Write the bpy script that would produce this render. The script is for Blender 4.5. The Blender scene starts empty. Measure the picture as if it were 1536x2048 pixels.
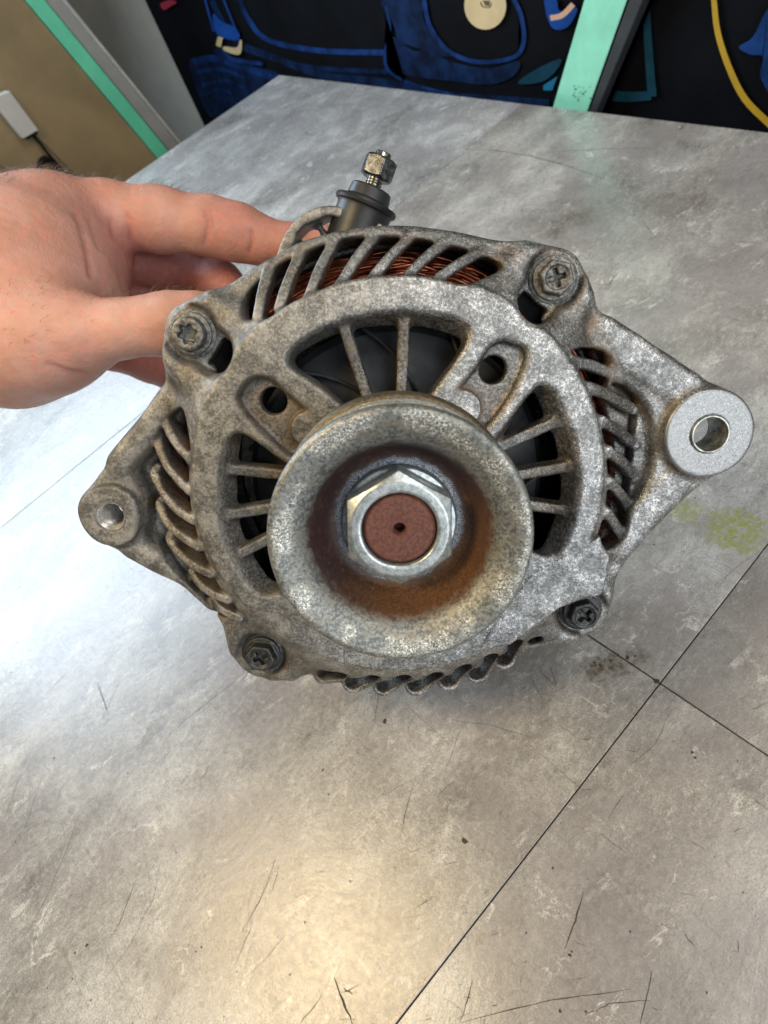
import bpy, bmesh, math, random
import numpy as np
from mathutils import Vector, Matrix, noise as mnoise
rng = np.random.default_rng(4)
random.seed(4)
scene = bpy.context.scene
COL = scene.collection
PI = math.pi

# ------------------------------------------------------------------ camera
# columns: world X, Y, Z expressed in camera axes (x right, y down, z forward)
RWC = np.array([[0.67144644, 0.68872337, -0.27358695],
                [0.46312725, -0.67820259, -0.57061138],
                [-0.57850914, 0.2564294, -0.77434327]])
H = 0.2415                      # camera height above the table top (m)
FPX = 1280.0                    # focal length in photograph pixels (1536 x 2048)
cam = bpy.data.cameras.new('camera')
cam.sensor_fit = 'VERTICAL'; cam.sensor_height = 36; cam.lens = 36 * FPX / 2048
cam.clip_start = 0.01; cam.clip_end = 50
camo = bpy.data.objects.new('camera', cam); COL.objects.link(camo)
u, s_, vt = np.linalg.svd(RWC); RWC = u @ vt
r_, d_, f_ = RWC[0], RWC[1], RWC[2]
M = Matrix(((r_[0], -d_[0], -f_[0], 0), (r_[1], -d_[1], -f_[1], 0), (r_[2], -d_[2], -f_[2], H), (0, 0, 0, 1)))
camo.matrix_world = M
scene.camera = camo
cam.dof.use_dof = True; cam.dof.focus_distance = 0.185; cam.dof.aperture_fstop = 22
CAMW = np.array([0, 0, H])

# ------------------------------------------------------------------ light
world = bpy.data.worlds.new('World'); scene.world = world; world.use_nodes = True
bg = world.node_tree.nodes['Background']
bg.inputs[0].default_value = (0.86, 0.93, 1.0, 1); bg.inputs[1].default_value = 0.10

def area(name, loc, target, size, power, col, size_y=None):
    l = bpy.data.lights.new(name, 'AREA'); l.energy = power; l.color = col
    l.shape = 'RECTANGLE'; l.size = size; l.size_y = size_y or size
    o = bpy.data.objects.new(name, l); COL.objects.link(o)
    o.location = loc
    o.rotation_euler = (Vector(target) - Vector(loc)).to_track_quat('-Z', 'Y').to_euler()
    return o
area('window_light', (-0.86, -0.09, 0.45), (-0.25, -0.04, 0.02), 0.54, 7.4, (0.66, 0.83, 1.0), 0.34)
area('ceiling_lamp_warm', (-0.21, -0.20, 0.56), (-0.07, -0.05, 0), 0.18, 2.5, (1.0, 0.75, 0.40))
area('right_window_light', (0.80, -0.06, 0.50), (-0.1, 0.05, 0.1), 0.70, 7.0, (0.92, 0.97, 1.0))
area('back_room_light', (0.35, 0.36, 1.0), (-0.15, 0.1, 0), 0.4, 4.8, (1.0, 0.96, 0.92))
scene.view_settings.view_transform = 'Standard'
scene.view_settings.look = 'None'
scene.view_settings.exposure = -0.12
scene.view_settings.gamma = 1.0

# ------------------------------------------------------------------ helpers
def ray(px, py):
    q = np.array([(px - 768) / FPX, (py - 1024) / FPX, 1.0]); return q @ RWC
def on(px, py, ax, val):        # where the sight line meets the plane axis=val
    v = ray(px, py); return CAMW + v * ((val - CAMW[ax]) / v[ax])
def at_depth(px, py, d):        # camera coordinates in mm
    return np.array([(px - 768) / FPX * d, (py - 1024) / FPX * d, d])

def tag(o, label=None, cat=None, group=None, kind=None):
    if label: o['label'] = label
    if cat: o['category'] = cat
    if group: o['group'] = group
    if kind: o['kind'] = kind
    return o
def empty(name, mat=None):
    o = bpy.data.objects.new(name, None); COL.objects.link(o); o.empty_display_size = 0.02
    if mat is not None: o.matrix_world = mat
    return o
def link(name, me, mat, parent=None):
    o = bpy.data.objects.new(name, me); COL.objects.link(o)
    if mat and not me.materials: me.materials.append(mat)
    if parent: o.parent = parent
    return o
def mesh_np(name, v, f, smooth=True, normals=None, attrs=None):
    me = bpy.data.meshes.new(name)
    v = np.asarray(v, np.float32); f = np.asarray(f, np.int32)
    me.vertices.add(len(v)); me.vertices.foreach_set('co', v.ravel())
    k = f.shape[1]
    me.loops.add(f.size); me.loops.foreach_set('vertex_index', f.ravel())
    me.polygons.add(len(f)); me.polygons.foreach_set('loop_start', np.arange(0, f.size, k, dtype=np.int32))
    me.polygons.foreach_set('loop_total', np.full(len(f), k, np.int32))
    me.update(calc_edges=True)
    me.polygons.foreach_set('use_smooth', np.full(len(f), smooth))
    if attrs:
        for n, a in attrs.items():
            at = me.attributes.new(n, 'FLOAT', 'POINT'); at.data.foreach_set('value', np.asarray(a, np.float32))
    if normals is not None:
        me.normals_split_custom_set_from_vertices(normals)
    me.validate()
    return me
def mesh_py(name, v, f, smooth=False):
    me = bpy.data.meshes.new(name); me.from_pydata([tuple(map(float, p)) for p in v], [], [tuple(map(int, q)) for q in f])
    if smooth: me.polygons.foreach_set('use_smooth', [True] * len(me.polygons))
    me.update(); return me
def lathe(name, prof, n=96, axis='z', smooth_ang=35, cap=False, wob=None):
    v = []; f = []
    m = len(prof)
    for i in range(n):
        a = 2 * PI * i / n
        for (r, z) in prof: v.append((r * math.cos(a), r * math.sin(a), z))
    for i in range(n):
        j = (i + 1) % n
        for k in range(m - 1):
            f.append((i * m + k, j * m + k, j * m + k + 1, i * m + k + 1))
    me = mesh_py(name, v, f, True)
    bm = bmesh.new(); bm.from_mesh(me); bmesh.ops.remove_doubles(bm, verts=bm.verts, dist=1e-7)
    bmesh.ops.recalc_face_normals(bm, faces=bm.faces)
    for e in bm.edges:
        if len(e.link_faces) == 2 and e.calc_face_angle(0) > math.radians(smooth_ang): e.smooth = False
    bm.to_mesh(me); bm.free(); return me
def tube_arr(pts, r, sides=6, closed=False):
    pts = [Vector(p) for p in pts]; n = len(pts); v = []; f = []
    for i, p in enumerate(pts):
        a = pts[(i - 1) % n] if (closed or i > 0) else p
        b = pts[(i + 1) % n] if (closed or i < n - 1) else p
        t = (b - a).normalized()
        up = Vector((0, 0, 1)) if abs(t.z) < .9 else Vector((1, 0, 0))
        s1 = t.cross(up).normalized(); s2 = s1.cross(t)
        rr = r[i] if hasattr(r, '__len__') else r
        for k in range(sides):
            an = 2 * PI * k / sides
            v.append(p + s1 * math.cos(an) * rr + s2 * math.sin(an) * rr)
    m = n if closed else n - 1
    for i in range(m):
        j = (i + 1) % n
        for k in range(sides):
            l = (k + 1) % sides
            f.append((i * sides + k, i * sides + l, j * sides + l, j * sides + k))
    if not closed:
        f.append(tuple(range(sides))[::-1]); f.append(tuple((n - 1) * sides + k for k in range(sides)))
    return v, f
def box_arr(x0, x1, y0, y1, z0, z1):
    v = [(x, y, z) for x in (x0, x1) for y in (y0, y1) for z in (z0, z1)]
    f = [(0, 1, 3, 2), (4, 6, 7, 5), (0, 4, 5, 1), (2, 3, 7, 6), (0, 2, 6, 4), (1, 5, 7, 3)]
    return v, f
def beveled(me, w, seg=2):
    bm = bmesh.new(); bm.from_mesh(me)
    bmesh.ops.bevel(bm, geom=bm.edges[:], offset=w, segments=seg, affect='EDGES', profile=.5)
    bmesh.ops.recalc_face_normals(bm, faces=bm.faces)
    bm.to_mesh(me); bm.free(); return me

# ------------------------------------------------------------------ materials
class NT:
    def __init__(s, name):
        s.m = bpy.data.materials.new(name); s.m.use_nodes = True
        s.t = s.m.node_tree; s.p = s.t.nodes['Principled BSDF']
        tc = s.t.nodes.new('ShaderNodeTexCoord'); mp = s.t.nodes.new('ShaderNodeMapping')
        mp.inputs['Scale'].default_value = (1000, 1000, 1000)
        s.t.links.new(tc.outputs['Object'], mp.inputs[0]); s.co = mp.outputs[0]   # object space in millimetres
    def n(s, t, **kw):
        o = s.t.nodes.new('ShaderNode' + t)
        for k, v in kw.items(): setattr(o, k, v)
        return o
    def l(s, a, b): s.t.links.new(a, b)
    def noise(s, scale, detail=4, rough=.55, co=None, dist=0, out='Fac'):
        o = s.n('TexNoise'); o.inputs['Scale'].default_value = scale; o.inputs['Detail'].default_value = detail
        o.inputs['Roughness'].default_value = rough; o.inputs['Distortion'].default_value = dist
        s.l(co or s.co, o.inputs['Vector']); return o.outputs[out]
    def vor(s, scale, co=None, feature='F1', out='Distance'):
        o = s.n('TexVoronoi'); o.feature = feature; o.inputs['Scale'].default_value = scale
        s.l(co or s.co, o.inputs['Vector']); return o.outputs[out]
    def ramp(s, x, a, b, ca=0., cb=1.):
        o = s.n('MapRange'); o.interpolation_type = 'SMOOTHSTEP'
        o.inputs[1].default_value = a; o.inputs[2].default_value = b; o.inputs[3].default_value = ca; o.inputs[4].default_value = cb
        s.l(x, o.inputs[0]); return o.outputs[0]
    def math(s, op, a, b=0.):
        o = s.n('Math'); o.operation = op
        for i, q in enumerate((a, b)):
            if isinstance(q, (int, float)): o.inputs[i].default_value = q
            else: s.l(q, o.inputs[i])
        return o.outputs[0]
    def mix(s, fac, a, b):
        o = s.n('Mix'); o.data_type = 'RGBA'
        for i, q in ((0, fac), (6, a), (7, b)):
            if isinstance(q, (int, float)): o.inputs[i].default_value = q
            elif isinstance(q, tuple): o.inputs[i].default_value = (*q, 1) if len(q) == 3 else q
            else: s.l(q, o.inputs[i])
        return o.outputs[2]
    def attr(s, name):
        o = s.n('Attribute'); o.attribute_name = name; return o.outputs['Fac']
    def mapco(s, scale=(1, 1, 1), rot=(0, 0, 0), loc=(0, 0, 0), co=None):
        o = s.n('Mapping'); o.inputs['Scale'].default_value = scale; o.inputs['Rotation'].default_value = rot
        o.inputs['Location'].default_value = loc; s.l(co or s.co, o.inputs[0]); return o.outputs[0]
    def bump(s, h, strength, dist, prev=None):
        o = s.n('Bump'); o.inputs['Strength'].default_value = strength; o.inputs['Distance'].default_value = dist * .001
        s.l(h, o.inputs['Height'])
        if prev is not None: s.l(prev, o.inputs['Normal'])
        return o.outputs[0]
    def done(s, col=None, rough=None, metal=None, normal=None, **kw):
        for k, q in (('Base Color', col), ('Roughness', rough), ('Metallic', metal)):
            if q is None: continue
            if isinstance(q, (int, float)): s.p.inputs[k].default_value = q
            elif isinstance(q, tuple): s.p.inputs[k].default_value = (*q, 1)
            else: s.l(q, s.p.inputs[k])
        if normal is not None: s.l(normal, s.p.inputs['Normal'])
        for k, q in kw.items(): s.p.inputs[k.replace('_', ' ')].default_value = q
        return s.m
def sep(m, co=None):
    o = m.n('SeparateXYZ'); m.l(co or m.co, o.inputs[0]); return o.outputs

def mat_cast():
    m = NT('weathered_cast_aluminium')
    big = m.noise(.035, 3, .6); med = m.noise(.16, 7, .72); fine = m.noise(1.15, 6, .80); grit = m.noise(3.6, 3, .8)
    x = sep(m)[0]
    side = m.ramp(x, -70, 45, 1, 0)                       # grime is heavier on one side
    rec = m.attr('rec')
    dirt = m.ramp(m.math('ADD', m.math('ADD', side, m.math('MULTIPLY', big, .9)), m.math('MULTIPLY', med, .9)), .95, 1.90)
    patch = m.ramp(med, .40, .60)
    col = m.mix(patch, (.175, .175, .173), (.42, .422, .42))
    col = m.mix(m.ramp(fine, .44, .58), m.mix(.45, col, (.11, .11, .108)), m.mix(.40, col, (.52, .525, .525)))
    sp = m.math('ADD', m.math('ADD', m.math('MULTIPLY', fine, .55), m.math('MULTIPLY', grit, .45)), m.math('MULTIPLY', m.math('SUBTRACT', med, .5), .45))
    fl = m.ramp(sp, .525, .64)
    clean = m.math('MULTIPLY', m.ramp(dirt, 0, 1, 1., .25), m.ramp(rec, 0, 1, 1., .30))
    col = m.mix(m.math('MULTIPLY', fl, clean), col, (.93, .93, .93))
    col = m.mix(m.math('MULTIPLY', dirt, .76), col, m.mix(m.ramp(m.math('ADD', m.math('MULTIPLY', fine, .4), m.math('MULTIPLY', med, .6)), .43, .58), (.078, .070, .056), (.285, .265, .225)))
    col = m.mix(m.math('MULTIPLY', rec, .62), col, m.mix(m.ramp(fine, .4, .6), (.055, .052, .047), m.mix(m.ramp(big, .45, .58), (.17, .172, .17), (.19, .13, .075))))  # recess grime, darkened further to paint shade the even light lacks
    cav = m.attr('cav')
    rust = m.math('MULTIPLY', m.ramp(m.math('ADD', cav, m.math('MULTIPLY', m.math('SUBTRACT', med, .5), 1.0)), .10, .42), .75)
    col = m.mix(rust, col, m.mix(m.ramp(big, .45, .60), (.050, .047, .044), (.13, .078, .038)))
    wear = m.ramp(m.math('ADD', m.math('MULTIPLY', cav, -1), m.math('MULTIPLY', m.math('SUBTRACT', fine, .5), 1.2)), .14, .5)
    col = m.mix(m.math('MULTIPLY', wear, m.ramp(dirt, 0, 1, .75, .35)), col, (.72, .70, .67))
    blk = m.ramp(m.noise(.9, 5, .8, co=m.mapco(loc=(31, 7, 2))), .60, .70)
    col = m.mix(m.math('MULTIPLY', blk, .35), col, (.04, .036, .032))
    nb = m.bump(med, .5, .9); nb = m.bump(fine, .7, .24, nb); nb = m.bump(grit, .5, .06, nb)
    metal = m.math('MULTIPLY', m.math('SUBTRACT', 1, m.math('MAXIMUM', m.math('MULTIPLY', dirt, .55), rust)), .78)
    return m.done(col, m.math('ADD', m.math('MULTIPLY', fine, .35), m.ramp(dirt, 0, 1, .08, .20)), metal, nb)
def mat_boss():
    m = NT('machined_cast_aluminium')
    w = m.noise(1.5, 3, .6, dist=1.6)
    col = m.mix(m.ramp(m.math('ABSOLUTE', m.math('SUBTRACT', w, .5)), .005, .035), (.05, .052, .052), (.33, .335, .34))
    return m.done(col, .36, .75, m.bump(w, .4, .2))
def mat_pulley():
    m = NT('zinc_plated_rusty_pulley')
    o = sep(m)
    vl = m.n('VectorMath'); vl.operation = 'MULTIPLY'; vl.inputs[1].default_value = (1, 1, 0); m.l(m.co, vl.inputs[0])
    ln = m.n('VectorMath'); ln.operation = 'LENGTH'; m.l(vl.outputs[0], ln.inputs[0]); r = ln.outputs['Value']
    big = m.noise(.06, 3, .6); med = m.noise(.3, 5, .7); fine = m.noise(1.3, 5, .75); grit = m.noise(3.5, 4, .7)
    zinc = m.mix(m.ramp(m.math('ADD', m.math('MULTIPLY', fine, .7), m.math('MULTIPLY', med, .3)), .42, .58), (.105, .115, .112), (.33, .345, .335))
    zinc = m.mix(m.math('MULTIPLY', m.ramp(med, .46, .60), .6), zinc, (.19, .170, .135))
    band = m.math('MULTIPLY', m.ramp(r, 22.8, 24.6), m.ramp(r, 29.3, 27.2))
    lip_fleck = m.math('MULTIPLY', m.ramp(m.noise(2.1, 5, .8, dist=.8), .525, .555), m.ramp(m.noise(.10, 2, .5, co=m.mapco(loc=(3, 11, 0))), .44, .56))
    zinc = m.mix(m.math('MULTIPLY', lip_fleck, band), zinc, (.88, .88, .82))  # pale flecks scattered in patches over the lip
    rr = m.math('ADD', r, m.math('MULTIPLY', m.math('SUBTRACT', med, .5), 3.6))
    ry = m.math('ADD', m.math('MULTIPLY', o[0], .35), m.math('MULTIPLY', o[1], -.5))
    rust = m.mix(m.ramp(m.math('ADD', ry, m.math('MULTIPLY', m.math('SUBTRACT', big, .5), 18)), -2, 12), (.042, .022, .022), (.125, .055, .017))
    rust = m.mix(m.ramp(fine, .38, .60), m.mix(.6, rust, (.025, .013, .010)), rust)
    rust = m.mix(m.math('MULTIPLY', m.ramp(m.noise(.5, 6, .8, co=m.mapco(loc=(9, 2, 4))), .52, .62), .4), rust, (.15, .08, .038))
    rust = m.mix(m.math('MULTIPLY', m.ramp(m.noise(1.6, 4, .8, co=m.mapco(loc=(1, 22, 4))), .62, .68), .5), rust, (.33, .25, .18))
    inb = m.math('MULTIPLY', m.ramp(rr, 21.6, 19.9), 1.)
    floorz = m.ramp(rr, 15.8, 14.6)
    col = m.mix(inb, zinc, rust)
    col = m.mix(floorz, col, m.mix(m.ramp(grit, .44, .58), (.05, .058, .068), (.36, .39, .44)))
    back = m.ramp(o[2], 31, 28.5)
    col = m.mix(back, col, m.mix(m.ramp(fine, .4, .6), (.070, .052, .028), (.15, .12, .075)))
    met = m.math('MULTIPLY', m.math('SUBTRACT', 1, inb), .6)
    met = m.math('MAXIMUM', met, m.math('MULTIPLY', floorz, .4))
    return m.done(col, m.math('ADD', m.math('MULTIPLY', fine, .35), .24), met, m.bump(grit, .4, .12, m.bump(fine, .5, .25)))
def mat_metal(name, c1, c2, rough, metal, sc=1.0, b=.2):
    m = NT(name); f = m.noise(sc, 5, .7); g = m.noise(sc * 3, 3, .7)
    return m.done(m.mix(m.ramp(f, .35, .65), c1, c2), m.math('ADD', m.math('MULTIPLY', g, .25), rough - .12), metal, m.bump(g, .4, b))
def mat_skin():
    m = NT('skin')
    flush_shade = m.attr('flush_shade'); big = m.noise(.05, 3, .6); mid = m.noise(.35, 5, .6)
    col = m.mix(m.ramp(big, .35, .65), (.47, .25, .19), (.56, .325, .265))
    col = m.mix(m.math('MULTIPLY', flush_shade, .8), col, (.38, .125, .105))  # darker pink: flushed skin, and shade painted on the rear fingers
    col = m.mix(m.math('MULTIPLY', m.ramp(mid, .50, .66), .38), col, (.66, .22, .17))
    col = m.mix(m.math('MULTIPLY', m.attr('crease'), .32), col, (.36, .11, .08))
    v = m.vor(1.5, feature='DISTANCE_TO_EDGE')
    w = m.noise(.8, 5, .7, co=m.mapco((1, 3.2, 1), (0, 0, .3)))
    nb = m.bump(m.ramp(v, 0, .10), .3, .16); nb = m.bump(w, .4, .28, nb); nb = m.bump(m.noise(.12, 4, .6), .5, 1.8, nb)
    m.done(col, m.math('ADD', m.math('MULTIPLY', mid, .2), .36), 0, nb)
    p = m.p; p.inputs['Subsurface Weight'].default_value = .14; p.inputs['Subsurface Radius'].default_value = (1, .35, .2)
    p.inputs['Subsurface Scale'].default_value = .003; p.inputs['Specular IOR Level'].default_value = .4
    return m.m
def mat_table():
    m = NT('worn_stone_print_vinyl')
    oi = m.n('ObjectInfo'); rnd = oi.outputs['Random']
    cmb = m.n('CombineXYZ'); m.l(m.math('MULTIPLY', rnd, 900), cmb.inputs[0]); m.l(m.math('MULTIPLY', rnd, 370), cmb.inputs[1])
    va = m.n('VectorMath'); m.l(m.co, va.inputs[0]); m.l(cmb.outputs[0], va.inputs[1]); co = va.outputs[0]
    rot = m.mapco((1, .62, 1), (0, 0, .5), co=co)
    a = m.noise(.013, 7, .60, co=rot, dist=1.0); b = m.noise(.045, 8, .68, co=rot, dist=.8); c = m.noise(.4, 6, .75, co=co); d = m.noise(1.6, 4, .8, co=co)
    v = m.math('ADD', m.math('ADD', m.math('MULTIPLY', a, .48), m.math('MULTIPLY', b, .30)), m.math('ADD', m.math('MULTIPLY', c, .14), m.math('MULTIPLY', d, .08)))
    cr = m.n('ValToRGB'); m.l(v, cr.inputs[0]); e = cr.color_ramp
    e.elements[0].position = .39; e.elements[0].color = (.13, .115, .10, 1)
    e.elements[1].position = .61; e.elements[1].color = (.60, .57, .52, 1)
    for p_, cc in ((.445, (.245, .232, .215, 1)), (.50, (.335, .320, .300, 1)), (.55, (.44, .425, .40, 1))):
        q = e.elements.new(p_); q.color = cc
    col = cr.outputs[0]
    col = m.mix(m.ramp(d, .42, .58, .42, 0), col, (.17, .15, .13))
    col = m.mix(m.math('MULTIPLY', m.ramp(m.noise(.55, 6, .8, co=m.mapco((1, .4, 1), (0, 0, .8), (8, 1, 0), co=co)), .52, .64), .38), col, (.66, .64, .59))
    col = m.mix(m.math('MULTIPLY', m.ramp(m.noise(.32, 7, .82, co=m.mapco((1, .5, 1), (0, 0, .6), (3, 41, 0), co=co)), .52, .63), .55), col, (.155, .138, .125))
    # grey-mauve patches of the print
    col = m.mix(m.math('MULTIPLY', m.ramp(m.noise(.016, 4, .6, co=m.mapco(loc=(50, 9, 0), co=co)), .46, .60), .6), col, (.235, .21, .205))
    # pale veins
    vn = m.noise(.022, 6, .62, co=m.mapco((1, .5, 1), (0, 0, -.5), co=co), dist=1.2)
    vein = m.math('MULTIPLY', m.ramp(m.math('ABSOLUTE', m.math('SUBTRACT', vn, .5)), .016, .0), m.ramp(m.math('ADD', m.math('MULTIPLY', m.noise(.06, 3, .6, co=co), .6), m.math('MULTIPLY', d, .4)), .50, .60))
    col = m.mix(m.math('MULTIPLY', vein, .5), col, (.80, .77, .70))
    dv = m.noise(.03, 6, .7, co=m.mapco((1, .4, 1), (0, 0, .9), (17, 3, 0), co=co), dist=1.5)
    dvein = m.math('MULTIPLY', m.ramp(m.math('ABSOLUTE', m.math('SUBTRACT', dv, .52)), .008, .0), m.ramp(m.noise(.05, 3, .6, co=m.mapco(loc=(9, 70, 0), co=co)), .52, .66))
    col = m.mix(m.math('MULTIPLY', dvein, .6), col, (.13, .11, .10))
    # grit and stains
    sp = m.math('MULTIPLY', m.ramp(m.noise(.9, 3, .7, co=m.mapco((1, .45, 1), (0, 0, .7), co=co)), .665, .71), m.ramp(m.noise(.07, 3, .6, co=m.mapco(loc=(5, 5, 5), co=co)), .46, .62))
    col = m.mix(m.math('MULTIPLY', sp, .7), col, (.10, .085, .07))
    # greenish fluid stains at their places on the table
    for (px, py, rad, tint, am) in ((1472, 1062, 12, (.24, .25, .04), .95), (1375, 1022, 7.5, (.24, .25, .05), .8), (1222, 1333, 6.5, (.085, .058, .03), .95), (1188, 1338, 5.5, (.09, .06, .028), .95), (1275, 1318, 4.5, (.09, .065, .035), .85)):
        q = on(px, py, 2, 0) * 1000
        w = m.n('VectorMath'); w.operation = 'DISTANCE'; m.l(m.co, w.inputs[0]); w.inputs[1].default_value = tuple(q)
        dd = m.math('ADD', w.outputs['Value'], m.math('MULTIPLY', m.math('SUBTRACT', m.noise(.2, 6, .75), .5), 24))
        col = m.mix(m.math('MULTIPLY', m.ramp(dd, rad + 1, rad - 4), m.ramp(c, .40, .60, .15, am)), col, tint)
    # hairline scratches in three directions
    ht = c
    scr = None
    for k, (an, sc, th) in enumerate(((.95, .5, .69), (.35, .7, .70), (1.5, .6, .71), (2.3, .65, .71))):
        s1 = m.noise(sc, 2, .5, co=m.mapco((.035, 1.6, 1), (0, 0, -an), (k * 31, 0, 0)))
        q = m.math('MULTIPLY', m.ramp(s1, th, th + .03), m.ramp(m.noise(.02, 2, .5, co=m.mapco(loc=(k * 77, 0, 0))), .44, .56))
        scr = q if scr is None else m.math('MAXIMUM', scr, q)
    col = m.mix(m.math('MULTIPLY', scr, .5), col, (.14, .12, .10))
    tone = m.n('HueSaturation'); m.l(col, tone.inputs['Color']); tone.inputs['Value'].default_value = 1; oc = sep(m, oi.outputs['Color']); m.l(oc[0], tone.inputs['Value']); m.l(oc[1], tone.inputs['Saturation'])
    rough = m.math('ADD', m.ramp(c, .3, .7, .16, .30), m.math('MULTIPLY', a, .08))
    nb = m.bump(b, .3, .8); nb = m.bump(c, .5, .14, nb); nb = m.bump(d, .4, .045, nb)
    return m.done(tone.outputs[0], rough, 0, nb, Specular_IOR_Level=.95)
def flat(name, c, rough=.6, var=.12, sc=.05, bump=.1, metal=0, **kw):
    m = NT(name); n1 = m.noise(sc, 5, .65); n2 = m.noise(sc * 12, 3, .7)
    lo = tuple(x * (1 - var) for x in c); hi = tuple(min(1, x * (1 + var)) for x in c)
    return m.done(m.mix(m.ramp(n1, .3, .7), lo, hi), rough, metal, m.bump(n2, .3, bump), **kw)

MCAST = mat_cast(); MBOSS = mat_boss(); MPUL = mat_pulley(); MSKIN = mat_skin(); MTAB = mat_table()
MBOLT = mat_metal('dull_steel_bolt', (.060, .058, .054), (.24, .235, .22), .46, .6, .8, .3)
MBOLTD = mat_metal('dark_oily_steel_bolt', (.03, .03, .03), (.10, .10, .10), .42, .6, 1.2)
MNUT = mat_metal('bright_zinc_nut', (.30, .345, .36), (.56, .60, .61), .34, .75, .7, .12)
MSHAFT = mat_metal('red_rust_steel', (.085, .030, .022), (.155, .060, .045), .60, .15, 1.3, .3)
MSTUD = mat_metal('nickel_steel', (.25, .24, .21), (.55, .53, .48), .22, .95, .5, .05)
MTHR = mat_metal('thread_steel', (.30, .29, .27), (.62, .60, .56), .34, .8, .8, .1)
MBUSH = mat_metal('dull_sleeve_steel', (.16, .155, .14), (.50, .50, .47), .38, .8, .25, .05)
MBOOT = flat('black_rubber', (.018, .019, .021), .42, .3, .2, .1)
MTNUT = mat_metal('dark_nickel_nut', (.05, .054, .06), (.22, .235, .25), .30, .9, .45, .08)
MCOPPER = mat_metal('red_enamelled_copper', (.16, .030, .014), (.50, .15, .075), .20, .7, .12, .05)
MDARK = flat('matte_black', (.006, .006, .006), .85, .4, .3, .2, Specular_IOR_Level=.2)
MCORE = mat_metal('dark_laminated_steel', (.03, .03, .032), (.09, .085, .08), .5, .5, .8)
MFAN = flat('grey_rotor_steel', (.028, .031, .035), .6, .4, .12, .2, metal=.2)

# ------------------------------------------------------------------ the table and the tiles
table = empty('table'); tag(table, 'large work table covered in worn grey stone-look tiles under the alternator', 'table')
XE, XS = -2.955 * H, 1.40 * H
YE = 1.786 * H; YS = 1.43 * H
xs = [XE, -1.552 * H, -.158 * H, 1.24 * H, 2.66 * H]
ys = [YE, .356 * H, -1.07 * H, -2.5 * H]
v, f = box_arr(XE + .0005, xs[-1], ys[-1], YE - .0005, -.030, -.0016)
link('table_board', mesh_py('table_board', v, f), flat('dark_board', (.035, .028, .022), .8), table)
for i in range(4):
    for j in range(3):
        g = .00022
        x0, x1 = xs[i] + g, xs[i + 1] - g
        y1, y0 = ys[j] - g, ys[j + 1] + g
        v, f = box_arr(x0, x1, y0, y1, -.0014, 0)
        t_ = link('tile', beveled(mesh_py('tile', v, f), .00018, 1), MTAB, table)
        t_.color = ((1.25, .45, 1, 1), (.96, .95, 1, 1), (.98, .85, 1, 1), (1, 1, 1, 1))[i] if (i, j) != (1, 0) else (1.22, .95, 1, 1)  # tile tones; left column and one far tile lightened as painted glare and reflection
for (x, y) in ((XE + .05, YE - .05), (XE + .05, ys[-1] + .05), (xs[-1] - .05, YE - .05), (xs[-1] - .05, ys[-1] + .05)):
    v, f = box_arr(x - .02, x + .02, y - .02, y + .02, -.74, -.0301)
    link('leg', mesh_py('leg', v, f), flat('table_leg_steel', (.08, .08, .08), .5), table)

# scratches gouged into the tiles: thin dark strips
MSCR = flat('scratch_grime', (.045, .034, .026), .8)
sv = []; sf = []
def strip(pts, w, z=.00006):
    base = len(sv)
    P = [np.array(p[:2]) for p in pts]
    for i, p in enumerate(P):
        t = P[min(i + 1, len(P) - 1)] - P[max(i - 1, 0)]; t = t / (np.linalg.norm(t) + 1e-12); nn = np.array([-t[1], t[0]])
        e = w * (.25 + .75 * math.sin(PI * (i + .3) / (len(P) - .4))) * random.uniform(.6, 1.3)
        for s in (-1, 1):
            q = p + nn * s * e / 2; sv.append((q[0], q[1], z))
    for i in range(len(P) - 1): sf.append((base + 2 * i, base + 2 * i + 2, base + 2 * i + 3, base + 2 * i + 1))
def pxline(pts, w, jit=.00015, sub=5):
    W = [on(x, y, 2, 0) for x, y in pts]; out = []
    for a, b in zip(W[:-1], W[1:]):
        for k in range(sub): out.append(a + (b - a) * k / sub + np.array([random.gauss(0, jit), random.gauss(0, jit), 0]))
    out.append(W[-1]); strip(out, w)
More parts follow.
